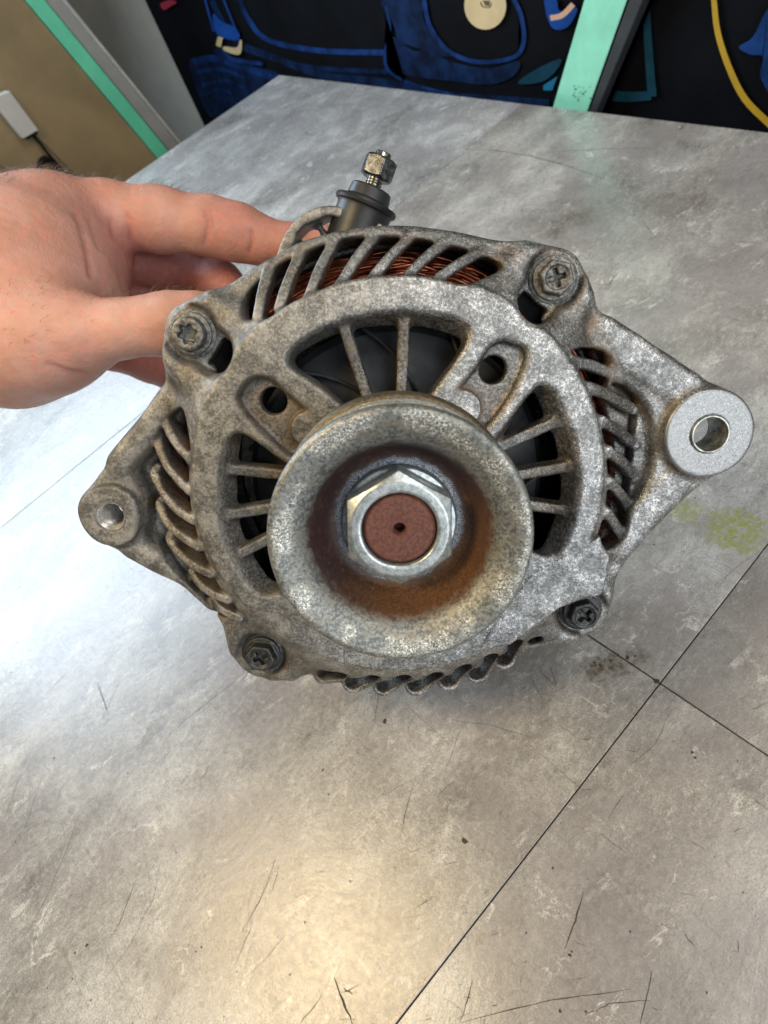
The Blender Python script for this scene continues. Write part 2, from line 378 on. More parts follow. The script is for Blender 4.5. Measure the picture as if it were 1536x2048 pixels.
for pts, w in [([(925, 299), (985, 300), (1060, 312), (1130, 330), (1210, 358)], .0011),
               ([(1105, 304), (1200, 298), (1300, 296)], .0005), ([(1285, 440), (1300, 462), (1312, 476)], .0004),
               ([(1370, 248), (1358, 262)], .0012), ([(1320, 715), (1235, 672)], .0002),
               ([(420, 1530), (402, 1558)], .0004), ([(322, 1718), (305, 1800), (260, 1890), (210, 1960)], .00022),
               ([(553, 1716), (520, 1800), (480, 1870)], .00042), ([(505, 1845), (470, 1935)], .0003),
               ([(280, 1735), (240, 1845), (225, 1870)], .0003), ([(85, 1555), (50, 1655), (0, 1725)], .00022),
               ([(160, 1628), (100, 1780), (40, 1892)], .00025), ([(668, 1955), (690, 2010), (705, 2048)], .0011),
               ([(685, 1975), (705, 1988)], .0006), ([(645, 1990), (600, 2048)], .0004), ([(570, 1872), (505, 1945)], .00025),
               ([(1168, 1785), (1150, 1840), (1130, 1898)], .0007), ([(1368, 1866), (1390, 1893)], .0004),
               ([(920, 2045), (1100, 2000), (1260, 1978)], .0004), ([(920, 2045), (945, 1960)], .0004),
               ([(1170, 2030), (1220, 2006), (1300, 2002)], .0004), ([(1305, 1940), (1280, 2048)], .0005),
               ([(1436, 1178), (1455, 1150), (1536, 1090)], .00022), ([(1345, 1418), (1310, 1490), (1260, 1530)], .00022),
               ([(828, 1560), (800, 1675)], .0003), ([(920, 1465), (890, 1540)], .00025), ([(825, 1558), (770, 1590)], .00025),
               ([(760, 1380), (748, 1445)], .00025), ([(550, 1300), (370, 1440), (330, 1480)], .00028),
               ([(480, 1210), (400, 1300), (300, 1360)], .00018), ([(200, 1450), (240, 1360)], .0002),
               ([(195, 1365), (218, 1430)], .0006), ([(0, 1660), (60, 1500)], .0002), ([(560, 1730), (545, 1780)], .0002),
               ([(1190, 1475), (1160, 1480), (1120, 1450)], .0003), ([(1065, 1475), (980, 1450), (900, 1440)], .0003),
               ([(1080, 1340), (1110, 1372)], .0004), ([(1100, 1335), (1115, 1375)], .0003), ([(1060, 1350), (1085, 1400)], .0003),
               ([(660, 640), (640, 700)], .0003), ([(1232, 545), (1215, 580)], .0005), ([(1243, 540), (1212, 572)], .0003),
               ([(1265, 560), (1310, 600)], .0002), ([(1500, 1420), (1536, 1405)], .0003), ([(1510, 1600), (1536, 1620)], .0003),
               ([(150, 1330), (60, 1420)], .0002), ([(860, 1180), (880, 1190)], .0002), ([(1250, 1585), (1215, 1640)], .00025),
               ([(1205, 1670), (1250, 1705)], .0003), ([(1380, 1680), (1410, 1700)], .0003), ([(1160, 1262), (1315, 1363)], .0003)]:
    pxline(pts, w * .58)
for k in range(200):
    px, py = random.uniform(0, 1536), random.uniform(600, 2048)
    c = on(px, py, 2, 0)
    if random.random() < .5: c = c + np.array([random.gauss(0, .02), random.gauss(0, .02), 0])
    a = random.choice([1.0, 1.1, .9, 1.3, .4, 2.2, random.uniform(0, PI)]) + random.gauss(0, .15)
    L = random.choice([.0010, .0014, .0018, .0025, .003, .006]) * random.uniform(.6, 1.3)
    b = random.gauss(0, .15)
    pts = [c + np.array([math.cos(a + b * t), math.sin(a + b * t), 0]) * L * (t - .5) for t in np.linspace(0, 1, 5)]
    if pts[0][0] > XE and abs(pts[-1][0]) < 5 and pts[0][1] < YE: strip(pts, random.uniform(.00006, .00016))
def blot(px, py, r, n=9):
    c = on(px, py, 2, 0); base = len(sv)
    for k in range(n):
        a = 2 * PI * k / n; q = r * random.uniform(.45, 1.15); sv.append((c[0] + q * math.cos(a), c[1] + q * math.sin(a), .00007))
    sf.append(tuple(range(base, base + n)))
for px, py, r in [(1314, 1363, .0012), (930, 1683, .0013), (1200, 1330, .0007), (1190, 1325, .0006), (1222, 1322, .0006), (1255, 1315, .0009),
                  (1270, 1312, .0006), (646, 1540, .0006), (770, 1442, .001), (352, 1705, .0004), (174, 1890, .0007), (150, 1905, .0005),
                  (108, 1516, .0006), (1385, 1505, .0007), (1390, 1515, .0005), (1140, 1910, .0006), (1143, 1903, .0004), (1060, 1530, .0003), (1120, 2022, .0005)]:
    blot(px, py, r)
for k in range(130):
    blot(random.uniform(0, 1536), random.uniform(520, 2048), random.choice([.00015, .0002, .0003, .0004]), 6)
tag(link('scratches', mesh_py('scratches', sv, sf), MSCR, table), kind='stuff')
# ------------------------------------------------------------------ signed distance volumes
class Vol:
    def __init__(s, lo, hi, vox):
        s.lo = np.array(lo, float); s.vox = vox
        s.n = np.ceil((np.array(hi) - s.lo) / vox).astype(int) + 1
        s.ax = [(s.lo[i] + np.arange(s.n[i]) * vox).astype(np.float32) for i in range(3)]
        s.D = np.full(s.n, 8.0, np.float32)
        s.X2, s.Y2 = np.meshgrid(s.ax[0], s.ax[1], indexing='ij')
    def box(s, lo, hi):
        i0 = np.clip(((np.array(lo) - s.lo) / s.vox).astype(int), 0, s.n - 1)
        i1 = np.clip(((np.array(hi) - s.lo) / s.vox).astype(int) + 2, 1, s.n)
        return tuple(slice(a, b) for a, b in zip(i0, i1))
    def op(s, sl, d, k, sub=False):
        A = s.D[sl]
        if sub: d = -d
        if k > 0:
            h = np.maximum(k - np.abs(A - d), 0) / k
            q = h * h * k * .25
            s.D[sl] = (np.maximum(A, d) + q) if sub else (np.minimum(A, d) - q)
        else: s.D[sl] = np.maximum(A, d) if sub else np.minimum(A, d)
    def ext(s, d2, zt, zb, k=1., rnd=.5, sub=False, marg=3.):
        """extrude a 2D distance map between heights zb..zt (numbers or maps)"""
        m = d2 < (marg + k)
        ii = np.where(m.any(1))[0]; jj = np.where(m.any(0))[0]
        if len(ii) == 0: return
        a, b = slice(ii[0], ii[-1] + 1), slice(jj[0], jj[-1] + 1)
        ztm = np.max(zt) + marg + k; zbm = np.min(zb) - marg - k
        c = slice(int(np.clip((zbm - s.lo[2]) / s.vox, 0, s.n[2] - 1)), int(np.clip((ztm - s.lo[2]) / s.vox + 2, 1, s.n[2])))
        z = s.ax[2][c][None, None, :]
        T = zt[a, b][..., None] if isinstance(zt, np.ndarray) else np.float32(zt)
        B = zb[a, b][..., None] if isinstance(zb, np.ndarray) else np.float32(zb)
        dz = np.maximum(z - T, B - z) + rnd
        dd = d2[a, b][..., None].astype(np.float32) + rnd
        d = np.sqrt(np.maximum(dd, 0) ** 2 + np.maximum(dz, 0) ** 2) + np.minimum(np.maximum(dd, dz), 0) - rnd
        s.op((a, b, c), d, k, sub)
    def grid(s, sl):
        return s.ax[0][sl[0]][:, None, None], s.ax[1][sl[1]][None, :, None], s.ax[2][sl[2]][None, None, :]
    def cone(s, p, q, r0, r1, k=1., sub=False):
        p = np.array(p, float); q = np.array(q, float); R = max(r0, r1) + k + 3
        sl = s.box(np.minimum(p, q) - R, np.maximum(p, q) + R)
        x, y, z = s.grid(sl); d = q - p; L2 = d @ d + 1e-9
        t = np.clip(((x - p[0]) * d[0] + (y - p[1]) * d[1] + (z - p[2]) * d[2]) / L2, 0, 1)
        dist = np.sqrt((x - p[0] - t * d[0]) ** 2 + (y - p[1] - t * d[1]) ** 2 + (z - p[2] - t * d[2]) ** 2) - (r0 + (r1 - r0) * t)
        s.op(sl, dist.astype(np.float32), k, sub)
    def sample(s, P, F=None):
        F = s.D if F is None else F
        g = (P - s.lo) / s.vox; g = np.clip(g, 0, s.n - 1.001); i = g.astype(int); t = g - i
        o = 0
        for dx in (0, 1):
            for dy in (0, 1):
                for dz in (0, 1):
                    w = (t[:, 0] if dx else 1 - t[:, 0]) * (t[:, 1] if dy else 1 - t[:, 1]) * (t[:, 2] if dz else 1 - t[:, 2])
                    o = o + w * F[i[:, 0] + dx, i[:, 1] + dy, i[:, 2] + dz]
        return o
    def mesh(s):
        D = s.D
        D[0], D[-1], D[:, 0], D[:, -1], D[:, :, 0], D[:, :, -1] = [1.] * 6
        S = D < 0
        c = [S[a:s.n[0] - 1 + a, b:s.n[1] - 1 + b, e:s.n[2] - 1 + e] for a in (0, 1) for b in (0, 1) for e in (0, 1)]
        anyc = c[0].copy(); allc = c[0].copy()
        for q in c[1:]: anyc |= q; allc &= q
        act = anyc & ~allc
        I = np.argwhere(act); idx = np.full(act.shape, -1, np.int32); idx[act] = np.arange(len(I))
        P = np.zeros((len(I), 3)); cnt = np.zeros(len(I))
        cor = [(a, b, e) for a in (0, 1) for b in (0, 1) for e in (0, 1)]
        val = {q: D[I[:, 0] + q[0], I[:, 1] + q[1], I[:, 2] + q[2]].astype(float) for q in cor}
        for q in cor:
            for ax in range(3):
                if q[ax] == 0:
                    w = list(q); w[ax] = 1; w = tuple(w); A, B = val[q], val[w]
                    m = (A < 0) != (B < 0); t = np.where(m, A / np.where(m, A - B, 1), 0)
                    for i in range(3): P[:, i] += np.where(m, q[i] + (t if i == ax else 0), 0)
                    cnt += m
        P = P / cnt[:, None] + I
        faces = []
        for ax in range(3):
            lo = [slice(1, -1)] * 3; hi = [slice(1, -1)] * 3; lo[ax] = slice(0, -1); hi[ax] = slice(1, None)
            A = S[tuple(lo)]; B = S[tuple(hi)]
            E_ = np.argwhere(A != B); inside = A[A != B]
            o = np.array([1, 1, 1]); o[ax] = 0; E_ = E_ + o
            u_, v_ = [(1, 2), (2, 0), (0, 1)][ax]
            def g(du, dv):
                q = E_.copy(); q[:, u_] -= du; q[:, v_] -= dv; return idx[q[:, 0], q[:, 1], q[:, 2]]
            a0, a1, a2, a3 = g(1, 1), g(0, 1), g(0, 0), g(1, 0)
            fa = np.stack([a0, a1, a2, a3], 1); fb = np.stack([a3, a2, a1, a0], 1)
            faces.append(np.where(inside[:, None], fa, fb))
        F = np.concatenate(faces); F = F[(F >= 0).all(1)]
        V = P * s.vox + s.lo
        return V, F
    def normals(s, V, e=None):
        e = e or s.vox * .9; N = np.zeros_like(V)
        for i in range(3):
            o = np.zeros(3); o[i] = e; N[:, i] = s.sample(V + o) - s.sample(V - o)
        return N / (np.linalg.norm(N, axis=1)[:, None] + 1e-9)
    def cavity(s, V, N, e=1.4):
        a = s.sample(V + N * e); return np.clip((e - a) / e, -1, 1)       # positive in hollows

def poly2(vol, pts):
    """signed distance of a polygon on the volume's xy grid"""
    pts = np.array(pts, float); X, Y = vol.X2, vol.Y2
    d = np.full(X.shape, 1e9); ins = np.zeros(X.shape, bool)
    for i in range(len(pts)):
        a, b = pts[i], pts[(i + 1) % len(pts)]; e = b - a
        wx, wy = X - a[0], Y - a[1]
        t = np.clip((wx * e[0] + wy * e[1]) / (e @ e + 1e-12), 0, 1)
        d = np.minimum(d, (wx - e[0] * t) ** 2 + (wy - e[1] * t) ** 2)
        c1 = (a[1] > Y) != (b[1] > Y)
        with np.errstate(divide='ignore', invalid='ignore'):
            xi = a[0] + (Y - a[1]) * e[0] / (e[1] if abs(e[1]) > 1e-12 else 1e-12)
        ins ^= c1 & (X < xi)
    d = np.sqrt(d); return np.where(ins, -d, d).astype(np.float32)
def circ2(vol, x, y, r): return (np.hypot(vol.X2 - x, vol.Y2 - y) - r).astype(np.float32)
def line2(vol, pts):
    """distance to a polyline and the running parameter"""
    X, Y = vol.X2, vol.Y2; best = np.full(X.shape, 1e9); par = np.zeros(X.shape)
    for i in range(len(pts) - 1):
        a, b = np.array(pts[i][:2]), np.array(pts[i + 1][:2]); e = b - a
        wx, wy = X - a[0], Y - a[1]; t = np.clip((wx * e[0] + wy * e[1]) / (e @ e + 1e-12), 0, 1)
        d = np.hypot(wx - e[0] * t, wy - e[1] * t); m = d < best
        best = np.where(m, d, best); par = np.where(m, i + t, par)
    return best.astype(np.float32), par
def smooth_poly(pts, n=4):
    P = np.array(pts, float); out = []
    for i in range(len(P)):
        p0, p1, p2, p3 = P[i - 1], P[i], P[(i + 1) % len(P)], P[(i + 2) % len(P)]
        for k in range(n):
            t = k / n
            out.append(.5 * ((2 * p1) + (-p0 + p2) * t + (2 * p0 - 5 * p1 + 4 * p2 - p3) * t * t + (-p0 + 3 * p1 - 3 * p2 + p3) * t ** 3))
    return np.array(out)
def spline_open(P, n=5):
    P = [np.array(p, float) for p in P]; P = [2 * P[0] - P[1]] + P + [2 * P[-1] - P[-2]]; out = []
    for i in range(1, len(P) - 2):
        p0, p1, p2, p3 = P[i - 1:i + 3]
        for k in range(n):
            t = k / n
            out.append(.5 * ((2 * p1) + (-p0 + p2) * t + (2 * p0 - 5 * p1 + 4 * p2 - p3) * t * t + (-p0 + 3 * p1 - 3 * p2 + p3) * t ** 3))
    out.append(P[-2]); return np.array(out)

# ------------------------------------------------------------------ the alternator: its own axes, millimetres
AX = np.array([.99998, 0, -.00684]); AY = np.array([-.00191, -.96013, -.27956]); AN = np.array([-.00656, .27956, -.9601])
AT = np.array([3.824, -7.990, 187.0])
def L(px, py, h=0.):            # photograph pixel -> point of the alternator at height h along its shaft
    q = np.array([px - 768, py - 1024, FPX]); s = (AT + h * AN) @ AN / (q @ AN); P = q * s - AT
    return np.array([P @ AX, P @ AY])
def L3(px, py, h): a = L(px, py, h); return (a[0], a[1], h)
def LP(pts, h): return [L(p[0], p[1], p[2] if len(p) > 2 else h) for p in pts]
R3 = np.stack([AX, AY, AN], 1)
RW = RWC.T @ R3                                   # alternator axes in world
TW = CAMW + RWC.T @ AT * .001
AM = Matrix([[*map(float, RW[i]), float(TW[i])] for i in range(3)] + [[0, 0, 0, 1]])
alt = empty('alternator', AM)
tag(alt, 'dirty grey cast aluminium car alternator with rusty pulley, held leaning back on the table', 'alternator')

FZ = 6.0                                          # height of the front face
V1 = Vol((-107, -80, -38), (110, 80, 12), .5)
R2 = np.hypot(V1.X2, V1.Y2)

def revolve(vol, prof, k, sub=False):
    pts = np.array(prof, float); rmax = pts[:, 0].max() + 5
    rr = np.arange(0, rmax, .25); zz = vol.ax[2]
    class T: pass
    t = T(); t.X2, t.Y2 = np.meshgrid(rr, zz, indexing='ij'); tb = poly2(t, pts)
    R_ = np.hypot(vol.X2, vol.Y2); m = R_ < rmax - .6
    ii = np.where(m.any(1))[0]; jj = np.where(m.any(0))[0]; a, b = slice(ii[0], ii[-1] + 1), slice(jj[0], jj[-1] + 1)
    g = np.clip(R_[a, b] / .25, 0, len(rr) - 1.01); i = g.astype(int); fr = (g - i)[..., None].astype(np.float32)
    d = tb[i] * (1 - fr) + tb[i + 1] * fr
    vol.op((a, b, slice(None)), d, k, sub)
OUT = [(-2, FZ), (57.2, FZ), (58.3, FZ - .5), (58.9, FZ - 1.9), (63, FZ - 5), (66.5, FZ - 8), (69.3, FZ - 12), (70.6, FZ - 17), (71, -34), (66, -34), (65.5, FZ - 18), (62, FZ - 13), (56, FZ - 7.5), (-2, FZ - 7.5)]
revolve(V1, OUT, 0)
# outline with its ears and bolt corners, traced at about the rim's height
SIL = [(158, 994), (186, 961), (230, 900), (278, 842), (312, 800), (326, 768), (330, 730), (328, 690), (338, 645), (353, 621), (405, 595), (464, 564), (518, 530), (596, 487), (674, 464),
       (752, 453), (831, 455), (909, 465), (980, 477), (1040, 487), (1085, 495), (1126, 504), (1150, 519), (1166, 547), (1178, 582), (1195, 617), (1223, 652), (1279, 687),
       (1349, 729), (1419, 764), (1471, 791), (1497, 828), (1502, 868), (1490, 907), (1464, 930), (1436, 946), (1380, 986), (1327, 1036), (1288, 1076),
       (1250, 1125), (1230, 1159), (1219, 1192), (1213, 1228), (1197, 1256), (1172, 1268), (1135, 1276), (1095, 1286), (1030, 1310), (950, 1338), (860, 1358), (770, 1362), (690, 1355),
       (640, 1350), (610, 1350), (588, 1362), (560, 1354), (516, 1353), (490, 1340), (470, 1312), (455, 1270), (440, 1240), (415, 1208), (370, 1172), (315, 1143), (212, 1095), (176, 1076), (156, 1048), (149, 1020)]
sil = smooth_poly(LP(SIL, -6), 3)
ds = poly2(V1, sil)
V1.ext(np.maximum(ds, 61 - R2), np.where(V1.X2 < -60, -6.5, -4.5).astype(np.float32), np.where(V1.X2 > 76, -11.5, -19).astype(np.float32), 2.6, 2.0)
bol = [L(375, 668), L(1115, 555), L(1170, 1233), L(520, 1318)]
for i, (bx, by) in enumerate(bol):
    V1.ext(np.maximum(circ2(V1, bx * .93, by * .93, 13.5), ds + .3), -1.5 if i < 2 else -2.5, -22, 4.5, 2.5)
    V1.ext(circ2(V1, bx, by, 6.9), -7, -34, 3, 1)
# inside hollow
revolve(V1, [(-2, FZ - 7.5), (56, FZ - 7.5), (62, FZ - 13.5), (65.8, FZ - 19), (66, -50), (-2, -50)], .6, True)
# hub and bearing boss
V1.ext(circ2(V1, 0, 0, 24), 9.5, -2, 5, 2)
# ears
for (c, r, zt) in ((L(1420, 868, -1), 12.9, -1.), (L(220, 1033, -4), 9.6, -3.8)):
    V1.ext(circ2(V1, *c, r), zt, -12. if c[0] > 0 else -20, 1.6, .9)
def rim_line(px, h, w, k=3.):
    pts = spline_open([(*L(p[0], p[1], h), h) for p in px]); d, _ = line2(V1, pts)
    V1.ext(d - w, h, h - 8, k, 2.2)
# ear pockets
rp = smooth_poly(LP([(1226, 762), (1262, 783), (1280, 800), (1296, 838), (1302, 885), (1300, 925), (1288, 960), (1268, 1000), (1250, 1022), (1236, 1012), (1232, 960), (1222, 860), (1205, 800)], -7), 3)
V1.ext(poly2(V1, rp), 20, np.where(V1.X2 > 71, -9.6, -14).astype(np.float32), 2.2, 1.5, True)
lp = smooth_poly(LP([(322, 880), (300, 905), (278, 925), (270, 950), (288, 985), (294, 1020), (290, 1060), (303, 1085), (340, 1108), (395, 1160), (408, 1150), (360, 1060), (335, 960), (345, 890)], -8), 3)
V1.ext(poly2(V1, lp), 20, -16.5, 3.5, 1.5, True)
# raised borders of the ears
rim_line([(1215, 672), (1270, 708), (1330, 748), (1372, 778)], -3.4, 5.0)
rim_line([(1240, 1090), (1290, 1035), (1345, 975), (1375, 948)], -3.6, 4.4)
rim_line([(330, 800), (300, 845), (262, 890), (232, 925)], -5.8, 3.0)
rim_line([(265, 1104), (310, 1130), (370, 1160), (420, 1205)], -6.8, 3.0)

# windows between the arms
def frust(O, Hl, sm=True):
    po = smooth_poly(LP(O, FZ), 4); ph = smooth_poly(LP(Hl, FZ - 6.5), 4)
    do, dh = poly2(V1, po), poly2(V1, ph)
    m = np.minimum(do, dh) < 4
    ii = np.where(m.any(1))[0]; jj = np.where(m.any(0))[0]; a, b = slice(ii[0], ii[-1] + 1), slice(jj[0], jj[-1] + 1)
    c = V1.box((0, 0, -12), (0, 0, 14))[2]; z = V1.ax[2][c][None, None, :]
    t = np.clip((FZ - z) / 6.5, 0, 1)
    d = do[a, b][..., None] * (1 - t) + dh[a, b][..., None] * t
    V1.op((a, b, c), d.astype(np.float32), 1.3, True)
frust([(574, 722), (590, 690), (640, 658), (700, 636), (760, 624), (820, 622), (880, 627), (925, 640), (940, 662), (925, 700), (880, 765), (840, 815), (800, 830), (720, 830), (690, 815), (640, 775), (590, 742)],
      [(592, 716), (612, 700), (650, 678), (700, 662), (760, 652), (820, 652), (870, 660), (912, 675), (920, 690), (905, 718), (870, 765), (842, 800), (800, 830), (720, 830), (695, 812), (650, 770), (600, 738)])
frust([(470, 866), (452, 885), (442, 920), (437, 960), (436, 1010), (440, 1050), (455, 1100), (478, 1145), (505, 1180), (530, 1192), (556, 1188), (590, 1180), (640, 1000), (600, 945), (540, 905), (500, 875)],
      [(487, 868), (480, 900), (476, 940), (475, 980), (478, 1020), (485, 1060), (500, 1095), (520, 1130), (542, 1158), (562, 1160), (600, 1140), (650, 1000), (610, 955), (560, 915), (510, 880)])
frust([(1068, 775), (1088, 768), (1108, 783), (1130, 825), (1148, 870), (1158, 920), (1161, 970), (1156, 1020), (1142, 1070), (1120, 1108), (1098, 1115), (1060, 1100), (990, 1050), (960, 950), (975, 895), (1010, 850)],
      [(1062, 787), (1074, 800), (1090, 840), (1108, 880), (1118, 930), (1120, 980), (1113, 1020), (1100, 1060), (1085, 1090), (1070, 1098), (1040, 1085), (990, 1050), (960, 950), (990, 895), (1020, 850)])
# hollows around the two small holes, then the holes
for P_, hc in (([(478, 800), (487, 775), (510, 757), (540, 760), (575, 790), (640, 850), (640, 900), (590, 915), (540, 875), (500, 835)], (547, 803)),
               ([(1050, 705), (1030, 690), (1000, 684), (975, 700), (950, 740), (905, 800), (900, 850), (960, 860), (1000, 820), (1035, 760)], (986, 740))):
    V1.ext(poly2(V1, smooth_poly(LP(P_, FZ - 1))), 20, FZ - 3.2, 2.2, 1.2, True)
    V1.ext(circ2(V1, *L(*hc, FZ - 3), 3.75), 20, -20, .5, .3, True)
for c, r in (((925, 818), 5.2), ((618, 858), 5.0)):
    V1.ext(circ2(V1, *L(*c, 5), r), 5.6, -1, .8, .7)
# lower right corner: slightly raised flat with a flash line
V1.ext(poly2(V1, LP([(1062, 1150), (1200, 1072), (1222, 1110), (1205, 1190), (1120, 1215), (1020, 1290), (960, 1300), (1000, 1230)], FZ)), FZ + .45, 0, .5, .3)

# bolt pockets, opening outwards
for i, (bx, by) in enumerate(bol):
    r = math.hypot(bx, by); ux, uy = bx / r, by / r
    d = (V1.X2 * ux + V1.Y2 * uy); e = np.abs(-V1.X2 * uy + V1.Y2 * ux)
    inner = 57.5 if i < 2 else 63.5
    hw = 5.8 if i < 2 else 6.2
    cap = np.hypot(np.maximum(inner + hw - d, 0), e) - hw
    cap = np.where(d > inner + hw, e - hw, cap).astype(np.float32)
    cap = np.minimum(cap, circ2(V1, bx, by, 7.6))
    V1.ext(cap, 20, -5.2, 2.6, 1.4, True)
    if i < 2:
        ang = np.maximum(np.abs(d - 62.4) - 1.6, e - 4.3).astype(np.float32)
        V1.ext(ang, 20, -40, .2, .2, True)
    V1.ext(np.maximum(circ2(V1, bx, by, 7.2), ds + .2), -5.2, -12, .6, .3)

# vents: cut the open bands, ribs go back in afterwards
topcut = [(484, 636, 3), (499, 640, 4), (536, 636, 4), (590, 602, 4), (655, 574, 4), (719, 557, 4), (786, 551, 4), (850, 553, 4), (922, 568, 4), (960, 560, 2), (1004, 535, -3), (960, 512, -6), (909, 496, -6), (831, 480, -6), (764, 476, -6), (686, 481, -6), (612, 507, -6), (557, 534, -6), (505, 578, -5), (486, 606, -2)]
leftcut = [(343, 826, 0), (356, 826, 3), (374, 880, 4), (376, 930, 4), (375, 980, 4), (380, 1030, 4), (393, 1085, 4), (415, 1143, 4), (440, 1190, 3), (474, 1232, 2), (450, 1236, -4), (425, 1216, -7), (385, 1172, -8), (345, 1130, -8), (318, 1080, -8), (305, 1010, -8), (303, 950, -8), (312, 890, -7), (328, 845, -5)]
rightcut = [(1146, 700, 2), (1163, 745, 4), (1182, 787, 4), (1201, 842, 4), (1213, 890, 4), (1220, 950, 4), (1217, 1010, 4), (1207, 1060, 4), (1199, 1082, 3), (1218, 1102, -2), (1240, 1070, -6), (1250, 1020, -7), (1244, 950, -8), (1234, 880, -8), (1220, 830, -8), (1204, 780, -7), (1216, 745, -6), (1208, 704, -4)]
for cpoly in (topcut, leftcut, rightcut):
    zb_ = np.where(R2 > 68.0, -12.5 if cpoly is not topcut else -15., -19.).astype(np.float32)
    V1.ext(poly2(V1, smooth_poly(LP(cpoly, 0), 3)), 30, zb_, 1.4, .8, True)
# slanted openings along the bottom edge
SL = (((648, 1348), (682, 1355), 2.3), ((706, 1366), (746, 1354), 2.5), ((768, 1372), (808, 1352), 2.6), ((832, 1371), (872, 1348), 2.6), ((897, 1361), (928, 1332), 2.6),
      ((955, 1346), (980, 1312), 2.7), ((1008, 1318), (1028, 1284), 2.6), ((1064, 1279), (1078, 1285), 1.6))
for a, b, r in SL:
    pa, pb = L(*a, -6), L(*b, -3); d, _ = line2(V1, [pa, pb]); V1.ext(d - r - 1.25, -5.0, -13, 1.0, 1.)
for a, b, r in SL:
    pa, pb = L(*a, -5), L(*b, -2); d, _ = line2(V1, [pa, pb]); V1.ext(d - r + .1, 30, -17, .9, .8, True)
SNAP = V1.D.copy()
BARS = []
def bar(name, pts, w, dep, k=1.6):
    q = spline_open([(*L(p[0], p[1], p[2]), p[2]) for p in pts]); d, par = line2(V1, q)
    zt = np.interp(par, np.arange(len(q)), q[:, 2]).astype(np.float32)
    V1.ext(d - w, zt, zt - dep, k * .75, .75); BARS.append((name, q, w))
for a, b in (((514, 636), (540, 532)), ((557, 618), (602, 502)), ((616, 594), (672, 474)), ((679, 571), (752, 468)), ((746, 555), (829, 466)), ((815, 551), (903, 476)), ((878, 556), (977, 496))):
    mx, my = (a[0] + b[0]) / 2, (a[1] + b[1]) / 2
    bar('vent_rib', [(*a, 3.9), (mx - 3, my - 2, .2), (*b, -4.6)], 1.4, 9, 1.3)
for P_ in ([(378, 920, 3.5), (355, 893, 0), (338, 866, -3.5), (325, 835, -7)],
           [(376, 982, 4), (352, 957, 1), (330, 929, -3), (314, 885, -7), (318, 850, -9)],
           [(384, 1042, 4), (352, 1020, 1), (325, 988, -3.5), (307, 950, -8), (314, 935, -10)],
           [(397, 1096, 4), (365, 1076, 1), (337, 1052, -3.5), (317, 1014, -9), (323, 1000, -11)],
           [(421, 1150, 4), (392, 1136, 1), (364, 1116, -3.5), (339, 1084, -9), (340, 1067, -11)],
           [(455, 1202, 3.5), (428, 1191, 1), (406, 1177, -3), (386, 1156, -8), (382, 1145, -10)],
           [(478, 1238, 2.5), (458, 1230, 0), (440, 1219, -3.5), (423, 1202, -8)]):
    bar('vent_rib', P_, 1.35, 9)
for P_ in ([(1146, 722, 3.5), (1183, 731, 0), (1215, 744, -3), (1243, 757, -5)],
           [(1180, 776, 4), (1210, 788, 0), (1240, 803, -4), (1268, 820, -8)],
           [(1205, 842, 4), (1226, 855, .5), (1248, 870, -4.5), (1270, 890, -9)],
           [(1219, 903, 4), (1236, 917, .5), (1253, 932, -4.5), (1270, 955, -9)],
           [(1221, 965, 4), (1235, 980, .5), (1248, 996, -3.5), (1260, 1016, -7)],
           [(1215, 1027, 4), (1225, 1040, .5), (1234, 1055, -3), (1246, 1072, -5)]):
    bar('vent_rib', P_, 1.55, 9)
for a, b in (((690, 660), (738, 806)), ((808, 645), (803, 798)), ((462, 940), (590, 952)), ((462, 1030), (560, 1014)), ((488, 1105), (560, 1068)), ((1118, 842), (990, 900)), ((1140, 934), (1020, 955)), ((1140, 1023), (1040, 1010))):
    bar('spoke', [(*a, 3.6), ((a[0] + b[0]) / 2, (a[1] + b[1]) / 2, 1.8), (*b, 2.2)], 1.6, 6.5, 2.2)
# bores
rb = L(1420, 868, -1); lb = L(220, 1033, -4)
V1.ext(circ2(V1, *rb, 5.3), 20, -40, .3, .2, True)
V1.ext(circ2(V1, *lb, 4.5), 20, -40, .6, .4, True)
for (bx, by) in bol: V1.ext(circ2(V1, bx, by, 3.2), 20, -40, 0, .1, True)

V, F = V1.mesh(); N = V1.normals(V); CV = V1.cavity(V, N)
# slightly uneven casting
un = np.sin(V[:, 0] * .31 + 1.3 * np.sin(V[:, 1] * .23)) * np.sin(V[:, 1] * .37 + np.sin(V[:, 2] * .3)) * .12
V = V + N * un[:, None]
s0 = V1.sample(V, SNAP)
lab = np.zeros(len(V), np.int32)
rv = np.hypot(V[:, 0], V[:, 1]); sst = lambda t: np.clip(t, 0, 1) ** 2 * (3 - 2 * np.clip(t, 0, 1))
REC = np.where(rv < 58.5, sst((5.3 - V[:, 2]) / 1.6), .0) + np.where((rv >= 58.5) & (rv < 72), .75 * sst((3.4 - V[:, 2]) / 3), 0) + np.where((rv >= 72), .3 * sst((-9 - V[:, 2]) / 4), 0)  # recess mask for grime and painted shade, by depth and radius
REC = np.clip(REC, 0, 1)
cand = np.where(s0 > .45)[0]
bd = np.full(len(cand), 9.)
for i, (_, q, w) in enumerate(BARS):
    P = V[cand][:, :2]; dm = np.full(len(cand), 9.)
    for a, b in zip(q[:-1, :2], q[1:, :2]):
        e = b - a; t = np.clip(((P - a) @ e) / (e @ e), 0, 1); dm = np.minimum(dm, np.hypot(*(P - a - t[:, None] * e).T))
    m = (dm < bd) & (dm < w + 1.3); bd = np.where(m, dm, bd); lab[cand[m]] = i + 1
rr_ = np.hypot(V[:, 0], V[:, 1])
ear_r = (np.hypot(V[:, 0] - rb[0], V[:, 1] - rb[1]) < 12.95) & (V[:, 2] > -7) & (lab == 0)
ear_l = (np.hypot(V[:, 0] - lb[0], V[:, 1] - lb[1]) < 11.6) & (lab == 0)
